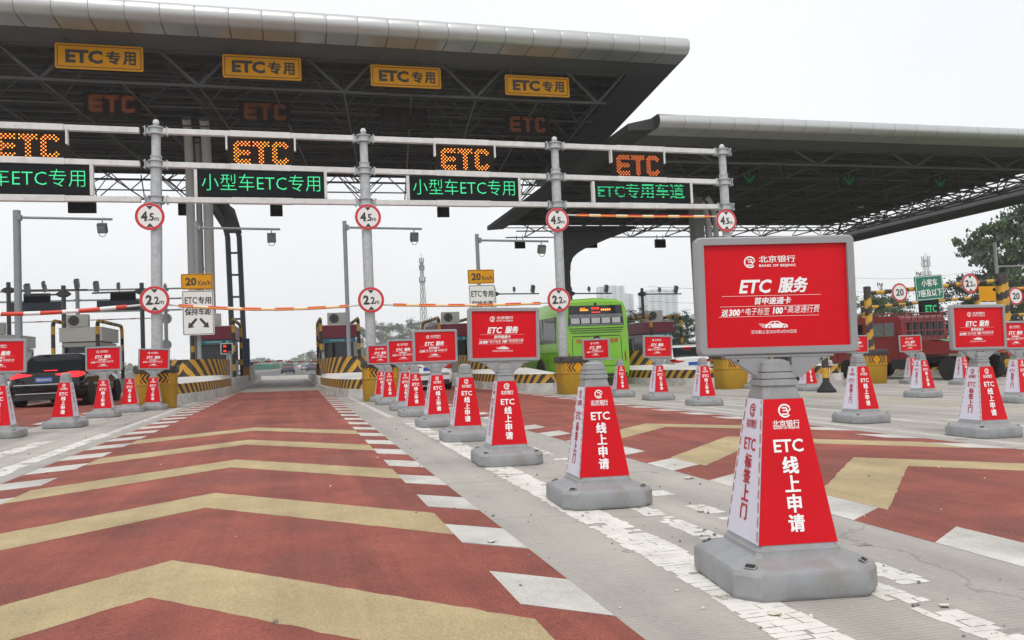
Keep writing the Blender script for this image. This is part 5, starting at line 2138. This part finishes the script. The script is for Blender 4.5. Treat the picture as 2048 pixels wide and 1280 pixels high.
def sbar(parent, a, c, r, n=17, name='bar'):
    a, c = Vector(a), Vector(c)
    b = M()
    for k in range(n):
        b.tube(a.lerp(c, k / n), a.lerp(c, (k + 1) / n), r, STY if k % 2 else STB, 10, caps=False)
    return b.build(name, parent, smooth=40)


t = thing('height_gantry', 'black and yellow two post gantry over the red truck lane', 'height gantry', (0, 23.7, 0))
striped_post(t, 19.52, 0, gz(19.5), 2.68, .12)
striped_post(t, 25.45, 0, gz(25.4), 3.05, .21)
sbar(t, (19.5, 0, 2.66), (25.4, 0, 3.02), .075)
t2 = thing('height_gantry', 'farther black and yellow height gantry behind the truck, hanging lower', 'height gantry', (0, 31, 0))
striped_post(t2, 31.8, 0, gz(31.8), 2.75, .16)
striped_post(t2, 25.3, 0, gz(25.4), 2.6, .14)
sbar(t2, (25.3, 0, 2.52), (31.7, 0, 2.85), .07)
t3 = thing('height_gantry', 'striped gantry continuing past the right edge of the photo', 'height gantry', (0, 24.2, 0))
sbar(t3, (25.6, 0, 2.72), (31.5, 0, 2.80), .06)
sbar(t3, (25.6, 0, 1.72), (31.5, 0, 1.78), .06)
striped_post(t3, 31.6, 0, gz(31.6), 2.9, .16)
t = thing('striped_post', 'slim black and yellow striped post left of the gantry over the truck lane', 'post', (0, 0, 0))
striped_post(t, 20.35, 25.6, gz(20.3), 2.75, .11, 'shaft')
t = thing('striped_bollard', 'short black and yellow bollard with red and white reflector on the pavement', 'bollard', (13.3, 17.9, gz(13.3)), rad(8))
b = M()
for k in range(5):
    b.tube((0, 0, .12 + k * .26), (0, 0, .12 + (k + 1) * .26), .085, STY if k % 2 else STB, 12, caps=False)
b.build('shaft', t, smooth=40)
b = M()
b.lathe([(.24, 0), (.24, .06), (.16, .16), (.10, .26)], BLKR, n=14)
b.build('base', t, smooth=30)
b = M()
F = F2((.07, -.075, 0), (math.cos(.6), math.sin(.6), 0))
for k in range(5):
    b.rect(F, -.03, .5 + k * .14, .05, .64 + k * .14, SGR if k % 2 else SGW)
b.build('reflector', t, smooth=0)
round_sign('round 20 speed limit sign on the striped gantry over the truck lane', (20.75, 23.55, 2.66), '20', .33, False, group='signs on the striped gantry')
round_sign('round 2.2m height limit sign on the striped gantry at right', (23.85, 23.55, 2.92), '2.2', .37, True, group='signs on the striped gantry')
round_sign('round 20 speed limit sign cut by the right edge of the photo', (26.45, 24.05, 2.44), '20', .34, False, group='signs on the striped gantry')
t = thing('direction_sign', 'green lane sign for small passenger cars with white characters on the striped gantry', 'sign', (22.03, 23.55, 2.80), 0)
b = M()
b.prism(rrect(-.60, -.44, .60, .44, .05), -.02, .02, SGG, 'y')
p = b.build('plate', t, smooth=0)
p.rotation_euler = (0, rad(-3), 0)
b = M()
F = F2((0, -.0225, 0))
o_, i_ = rrect(-.58, -.42, .58, .42, .04), rrect(-.56, -.40, .56, .40, .03)
n = len(o_)
b.add([F.p(*q) for q in o_ + i_], [(k, (k + 1) % n, n + (k + 1) % n, n + k) for k in range(n)], SGW)
b.btext(F, '小客车', .02, .18, .70, .27, SGW, .02)
b.btext(F, '7座及以下', 0, -.18, 1.04, .27, SGW, .02)
b.build('lettering', p, smooth=0)
t = thing('led_message_board', 'upright dark LED board with green characters behind the red truck cab', 'led sign', (28.05, 30, 1.85), 0)
b = M()
b.box((0, .08, 0), (1.0, .16, 1.9), BLK)
b.build('panel', t, smooth=0)
b = M()
F = F2((.1, -.004, 0))
raster_text(b, F2((.05, -.004, .48)), 'ETC', .62, .34, LEDG, 9)
raster_text(b, F2((.05, -.004, -.05)), '免费', .70, .38, LEDG, 12)
raster_text(b, F2((.05, -.004, -.58)), '办理', .70, .38, LEDG, 12)
b.build('lit_text', t, smooth=0)
b = M()
b.tube((0, .1, -.9), (0, .1, -2.3), .08, DKPOLE)
b.build('post', t)
t = thing('lane_sign', 'amber and white plates behind the thick striped post at right', 'road sign', (28.3, 27, 0), 0)
b = M()
b.box((0, 0, 2.75), (1.05, .03, .62), SGY)
b.build('speed_plate', t, smooth=0)
b = M()
b.box((0, 0, 1.55), (1.05, .03, 1.7), SGW)
p = b.build('instruction_plate', t, smooth=0)
b = M()
b.text(F2((0, -.018, 0)), '专用', .2, 2.0, .5, .28, SGB, .01)
b.build('lettering', p, smooth=0)
b = M()
b.tube((0, .08, gz(28.3)), (0, .08, 3.0), .05, GALV)
b.build('post', t)
t = thing('street_lamp', 'pale pole with horizontal arm in front of the tall trees at right', 'pole', (40.5, 38, gz(40)), 0)
b = M()
b.tube((0, 0, 0), (0, 0, 7.4), .10, COLG, 10)
b.build('pole', t)
b = M()
b.tube((0, 0, 5.95), (3.6, 0, 6.0), .05, COLG, 8)
b.build('arm', t)

# low building and shelter glimpsed between the lanes
t = thing('service_building', 'pale low building with sloping grey roof left of the green bus', 'building', (16, 82, gz(16)), 0)
b = M()
b.box((0, 4, 1.6), (12, 8, 3.2), mat('pale_wall', (.50, .53, .56), .7, var=.06))
b.build('wall', t, smooth=0)
b = M()
b.prism([(-6.6, 3.2), (6.6, 3.2), (6.6, 5.2), (-6.6, 3.5)], -.5, 9, mat('grey_roof', (.17, .20, .23), .6, var=.06), 'y')
b.build('roof', t, smooth=0)
for k in range(5):
    b = M()
    b.box((-4.6 + k * 2.3, -.03, 1.7), (1.4, .05, 1.3), GLASS)
    b.build('window', t, smooth=0)
t = thing('shelter', 'dark maroon roofed booth right of the white car', 'toll booth', (29.5, 44, gz(29.5)), 0)
b = M()
b.box((0, 1.5, 1.1), (4.4, 3, 2.2), mat('dark_booth', (.06, .06, .07), .6))
b.build('wall', t, smooth=0)
b = M()
b.box((0, 1.5, 2.65), (4.8, 3.4, .9), MAROON)
b.build('roof', t, smooth=0)
t = thing('median_fence', 'green mesh fence in the distant road median', 'fence', (-9.5, 150, gz(-9.5)), 0)
b = M()
for k in range(12):
    a0, a1 = k / 12, (k + 1) / 12
    p0, p1 = (-1.5 + 7.5 * a0, -12 + 60 * a0 * a0), (-1.5 + 7.5 * a1, -12 + 60 * a1 * a1)
    b.add([(p0[0], p0[1], .5), (p1[0], p1[1], .5), (p1[0], p1[1], 1.5), (p0[0], p0[1], 1.5), (p0[0] + .05, p0[1] + .3, .5), (p1[0] + .05, p1[1] + .3, .5), (p1[0] + .05, p1[1] + .3, 1.5), (p0[0] + .05, p0[1] + .3, 1.5)], [(0, 1, 2, 3), (5, 4, 7, 6), (3, 2, 6, 7)], mat('green_mesh', (.02, .20, .12), .7, var=.15))
b.build('mesh_panel', t, smooth=0)
b = M()
for k in range(12):
    a0, a1 = k / 12, (k + 1) / 12
    p0, p1 = (-1.6 + 7.5 * a0, -12.2 + 60 * a0 * a0), (-1.6 + 7.5 * a1, -12.2 + 60 * a1 * a1)
    b.quad((p0[0], p0[1], 0), (p1[0], p1[1], 0), (p1[0], p1[1], .5), (p0[0], p0[1], .5), CURB)
b.build('kerb', t, smooth=0)

# ------------------------------------------------------------------ trees
def tree_mesh(seed, h, cw, n_leaf, leafm, kind):
    """returns (trunk mesh object data builder, crown builder)"""
    rnd = random.Random(seed)
    tk, cr = M(), M()
    tk.path([(0, 0, 0), (.05 * h * .1, 0, h * .3), (-.02 * h, .01 * h, h * .6), (0, 0, h * .93)], .001, BARK, 3)
    tk = M()
    pts = [Vector((rnd.uniform(-.02, .02) * h * i / 6, rnd.uniform(-.02, .02) * h * i / 6, h * .92 * i / 6)) for i in range(7)]
    for i in range(6):
        tk.tube(pts[i], pts[i + 1], h * .020 * (1 - i / 6.6), BARK, 8, h * .020 * (1 - (i + 1) / 6.6), caps=False)
    clumps = []
    nb = 30 if kind != 'bush' else 16
    for i in range(nb):
        f = rnd.uniform(.22, .95) if kind != 'bush' else rnd.uniform(.05, .9)
        base = pts[min(5, int(f * 6))].lerp(pts[min(6, int(f * 6) + 1)], (f * 6) % 1)
        a = rnd.uniform(0, 2 * PI)
        prof = math.sin(PI * min(1, max(0.02, (f - .12) / .88) ** .8)) ** .7 if kind != 'conifer' else (1.05 - f)
        ln_ = cw * (prof * rnd.uniform(.55, 1.1) + .08)
        up = rnd.uniform(.25, .75) if kind == 'poplar' else rnd.uniform(-.1, .4)
        tip = base + Vector((math.cos(a) * ln_, math.sin(a) * ln_, ln_ * up))
        tk.tube(base, tip, h * .006, BARK, 5, h * .0015, caps=False)
        for k in range(3):
            g_ = rnd.uniform(.45, 1.05)
            clumps.append((base.lerp(tip, g_) + Vector((rnd.gauss(0, .05), rnd.gauss(0, .05), rnd.gauss(0, .03))) * h, rnd.uniform(.035, .085) * h * (.62 if kind == 'poplar' else 1), rnd.choice(leafm)))
    clumps.append((Vector((0, 0, h * .95)), .06 * h, leafm[0]))
    per = max(6, n_leaf // len(clumps))
    for c, r, m in clumps:
        for k in range(per):
            d = Vector((rnd.gauss(0, 1), rnd.gauss(0, 1), rnd.gauss(0, .7))) * r * .62
            p = c + d
            s = h * rnd.uniform(.010, .020) * (1. if kind != 'poplar' else 1.1)
            u = Vector((rnd.gauss(0, 1), rnd.gauss(0, 1), rnd.gauss(0, 1))).normalized()
            v = u.orthogonal().normalized()
            if kind == 'poplar':
                u = Vector((rnd.gauss(0, .6), rnd.gauss(0, .6), 1)).normalized()
                v = u.orthogonal().normalized()
            w = u.cross(v)
            cr.add([p - u * s, p + v * s * .55 + w * s * .2, p + u * s, p - v * s * .55 + w * s * .2], [(0, 1, 2, 3)], m)
    return tk, cr


TREES = {}
ORD = ('leftmost', 'second', 'third', 'fourth', 'fifth', 'sixth', 'seventh', 'eighth', 'ninth', 'tenth')


def grove(name, spots, what, group):
    """a row of trees, each told apart by its order from the left"""
    order = sorted(range(len(spots)), key=lambda i: spots[i][0] / spots[i][1])
    for n_, i in enumerate(order):
        x, y, s_, k = spots[i]
        lab = ('leftmost ' if n_ == 0 else 'rightmost ' if n_ == len(spots) - 1 else ORD[n_] + ' from the left, ') + what
        tree(name, k, lab, x, y, s_, None, group)




def tree(name, key, label, x, y, s=1., rz=None, group=None, zadd=0.):
    args = {'poplar': (3, 15., 4.1, 6500, (LEAF, LEAF3, LEAF3, LEAF2), 'poplar'),
            'poplar2': (8, 15., 4.5, 6500, (LEAF, LEAF3, LEAF, LEAF3), 'poplar'),
            'broad': (5, 8., 3.3, 7000, (LEAF, LEAF2, LEAF), 'broad'),
            'broad2': (11, 8., 3.6, 7000, (LEAF, LEAF2, LEAF2), 'broad'),
            'conifer': (21, 9., 2.6, 5000, (LEAF, LEAF), 'conifer'),
            'bush': (31, 3., 2.4, 3500, (LEAF2, LEAF, LEAF2), 'bush')}[key]
    t = thing(name, label, 'tree', (x, y, gz(x) + zadd), random.uniform(0, 6) if rz is None else rz, group)
    t.scale = (s, s, s)
    if key not in TREES:
        tk, cr = tree_mesh(*args)
        TREES[key] = (tk.build('trunk', t, smooth=40), cr.build('crown', t, smooth=0))
    else:
        for src in TREES[key]:
            c = src.copy()
            COL.objects.link(c)
            c.parent = t
    return t


tree('poplar_tree', 'poplar', 'tall feathery poplar right of centre in the group behind the striped gantry', 74, 68, 1.0, 1.2, 'poplars at right')
tree('poplar_tree', 'poplar2', 'tall poplar cut by the right edge of the photo', 83, 72, 1.22, .3, 'poplars at right')
tree('poplar_tree', 'poplar', 'poplar behind the pale pole at the right edge', 80, 62, .85, 4., 'poplars at right')
grove('broadleaf_tree', ((66, 66, 1.05, 'broad'), (71, 64, 1.1, 'broad2'), (60, 70, .9, 'broad2'), (55, 66, .85, 'broad'), (76, 60, 1.0, 'broad'), (82, 58, 1.0, 'broad2'), (64, 60, .8, 'broad'), (52, 72, .8, 'broad2'), (70, 58, .85, 'broad'), (58, 78, .95, 'broad2')), 'dense dark green tree in the belt behind the red truck', 'tree belt behind the red truck')
tree('conifer_tree', 'conifer', 'dark pointed tree just below the 20 sign on the striped gantry', 50, 76, .95, None)
grove('bush', ((44, 74, .9, 'bush'), (47, 70, 1.0, 'bush'), (62, 57, 1.1, 'bush'), (56, 60, 1.0, 'bush'), (68, 54, 1.1, 'bush'), (74, 52, 1.1, 'bush')), 'low green bush before the tree belt at right', 'bushes at right')
grove('broadleaf_tree', ((50, 118, 1.0, 'broad'), (55, 120, 1.15, 'broad2'), (61, 122, 1.0, 'broad'), (66, 126, 1.1, 'broad2'), (45, 122, .8, 'broad2'), (71, 124, .95, 'broad'), (77, 120, 1.0, 'broad2')), 'hazy green tree at the foot of the pale apartment towers', 'trees before the towers')
grove('broadleaf_tree', ((24, 600, 2.2, 'broad'), (35, 590, 3.0, 'broad2'), (46, 600, 3.8, 'broad'), (57, 590, 4.1, 'broad2'), (70, 600, 4.0, 'broad'), (84, 590, 4.3, 'broad2'), (100, 590, 4.3, 'broad'), (13, 620, 1.7, 'broad2')), 'far hazy tree in the row right of the road', 'far trees right of the road')
wood = M()
rnd = random.Random(5)
for i in range(5200):
    x = rnd.uniform(-520, 230)
    hmax = 7.0 + 5.2 * math.sin(x * .028) * math.sin(x * .008 + 1) + 3. * math.sin(x * .13)
    z = rnd.uniform(0, 1) ** .8 * max(3.5, hmax + 4)
    p = Vector((x, rnd.uniform(900, 1000), gz(x) + z))
    s = rnd.uniform(1.3, 3.1)
    u = Vector((rnd.gauss(0, 1), rnd.gauss(0, 1), rnd.gauss(0, 1))).normalized()
    v = u.orthogonal().normalized()
    wood.add([p - u * s, p + v * s * .7, p + u * s, p - v * s * .7], [(0, 1, 2, 3)], LEAF if i % 2 else LEAF2)
wo = wood.build('distant_woods', smooth=0)
wo['kind'] = 'stuff'
wo['label'] = 'far hazy line of woods on the horizon beyond the toll lanes'

# ------------------------------------------------------------------ far towers and masts
def apartment(label, x, y, w, h, nb=4):
    t = thing('apartment_tower', label, 'apartment tower', (x, y, -1), rad(-16), 'pale apartment towers in the haze')
    b = M()
    b.box((0, 0, h / 2), (w, w * .7, h), TOWER)
    b.box((0, 0, h + 1.0), (w * .45, w * .4, 2.0), TOWER)
    b.build('wall', t, smooth=0)
    for k in range(nb):
        b = M()
        xx = -w / 2 + w * (k + .5) / nb
        fl = int(h / 3.2)
        for f in range(fl):
            b.box((xx, -w * .35 - .02, 1.8 + f * 3.2), (w / nb * .55, .12, 1.5), TOWWIN)
        b.build('window_bay', t, smooth=0)
        b = M()
        b.box((xx + w / nb * .45, -w * .35 - .3, h / 2), (w / nb * .16, .6, h - 1), TOWER)
        b.build('pier', t, smooth=0)
    return t


apartment('leftmost pale apartment tower rising behind the green bus roof', 427, 1032, 36, 93)
apartment('pale apartment tower partly behind the bus, slightly lower', 456, 1056, 27, 84, 3)
apartment('widest pale apartment tower right of the green bus', 487, 1008, 48, 84, 5)


def lattice(label, x, y, h, w0, w1, m=None, nm='lattice_mast'):
    m = m or GALV
    t = thing(nm, label, 'mast', (x, y, 0), .4)
    b = M()
    n = 12
    W_ = lambda f: w0 + (w1 - w0) * f
    for k in range(n):
        f0, f1 = k / n, (k + 1) / n
        for i in range(4):
            a = PI / 2 * i + PI / 4
            c = a + PI / 2
            p = lambda f, an: (W_(f) * math.cos(an), W_(f) * math.sin(an), h * f)
            r = .10 * h / 40
            b.tube(p(f0, a), p(f1, a), r, m, 5, caps=False)
            b.tube(p(f0, a), p(f1, c), r * .6, m, 4, caps=False)
            b.tube(p(f0, c), p(f1, a), r * .6, m, 4, caps=False)
            b.tube(p(f1, a), p(f1, c), r * .6, m, 4, caps=False)
    b.tube((0, 0, h), (0, 0, h * 1.09), .10, m, 5)
    b.build('lattice', t, smooth=0)
    b = M()
    for f in (.80, .92, .99):
        b.lathe([(W_(f) * 1.2 + .15, -.15), (W_(f) * 1.2 + .15, .25)], m, (0, 0, h * f), n=12)
        for k in range(6):
            a = PI / 3 * k
            b.box(((W_(f) * 1.2 + .2) * math.cos(a), (W_(f) * 1.2 + .2) * math.sin(a), h * f + 1.0), (.3, .3, 1.6), m)
    b.build('antenna', t, smooth=0)
    return t


lattice('thin grey lattice radio tower right of the second gantry pole', 44.5, 280, 36, 1.9, .45, mat('mast_grey', (.24, .25, .26), .6))
lattice('pale antenna mast above the trees by the green lane sign', 235, 252, 31, 1.3, 1.0, mat('mast_pale', (.42, .45, .46), .6))
for i, (x, y, h, lab) in enumerate(((107, 126, 12.6, 'left power pole with crossarm behind the 20 sign'), (115, 125, 14.4, 'power pole with crossarm left of the pale antenna mast'))):
    t = thing('power_pole', lab, 'power pole', (x, y, gz(x)), .5, 'power poles at right')
    b = M()
    b.tube((0, 0, 0), (0, 0, h), .22, POLEG, 8, .16)
    b.build('pole', t)
    b = M()
    b.box((-.6, 0, h - .3), (2.6, .14, .14), POLEG)
    b.tube((-1.9, 0, h - .3), (0, 0, h - 1.6), .05, POLEG)
    b.build('crossarm', t, smooth=0)
    b = M()
    for xx in (-1.7, -.9, .5):
        b.lathe([(.09, 0), (.09, .4)], BLKR, (xx, 0, h - .25), n=8)
    b.build('insulator', t)
for i in range(2):
    b = M()
    z = (13.2, 10.6)[i]
    p = []
    for k in range(25):
        f = k / 24
        p.append((60 + 110 * f, 128 - 4 * f, z + 3.0 * f - 1.2 * math.sin(PI * ((f * 3) % 1)) + gz(50)))
    b.path(p, .03, WIRE, 4)
    o = b.build('power_line', smooth=0)
    tag(o, ('upper', 'lower')[i] + ' thin power line crossing the sky behind the striped gantry', 'power line', 'power lines')
for i, (x, y) in enumerate(((76, 230), (72, 240))):
    t = thing('street_lamp', ('taller', 'shorter')[i] + ' distant street lamp between the apartment towers', 'street lamp', (x, y, 0), 0)
    b = M()
    b.tube((0, 0, 0), (0, 0, 13.5 - i * 2.5), .12, POLEG, 6)
    b.build('pole', t)
    b = M()
    b.box((.8, 0, 13.5 - i * 2.5), (3.0, .25, .2), POLEG)
    b.build('arm', t, smooth=0)

# ------------------------------------------------------------------ haze
b = M()
b.box((100, 560, 47), (1700, 1240, 110), None)
hz = bpy.data.materials.new('haze')
hz.use_nodes = True
tn = hz.node_tree
tn.nodes.remove(tn.nodes['Principled BSDF'])
pv = tn.nodes.new('ShaderNodeVolumePrincipled')
pv.inputs['Color'].default_value = (.99, .995, 1., 1)
pv.inputs['Density'].default_value = .00042
pv.inputs['Anisotropy'].default_value = .2
tn.links.new(pv.outputs[0], tn.nodes['Material Output'].inputs['Volume'])
b.mats = [hz]
b.m = [0] * len(b.f)
ho = b.build('haze', smooth=0)
ho['kind'] = 'stuff'
ho['label'] = 'thin pale haze over the whole plaza'
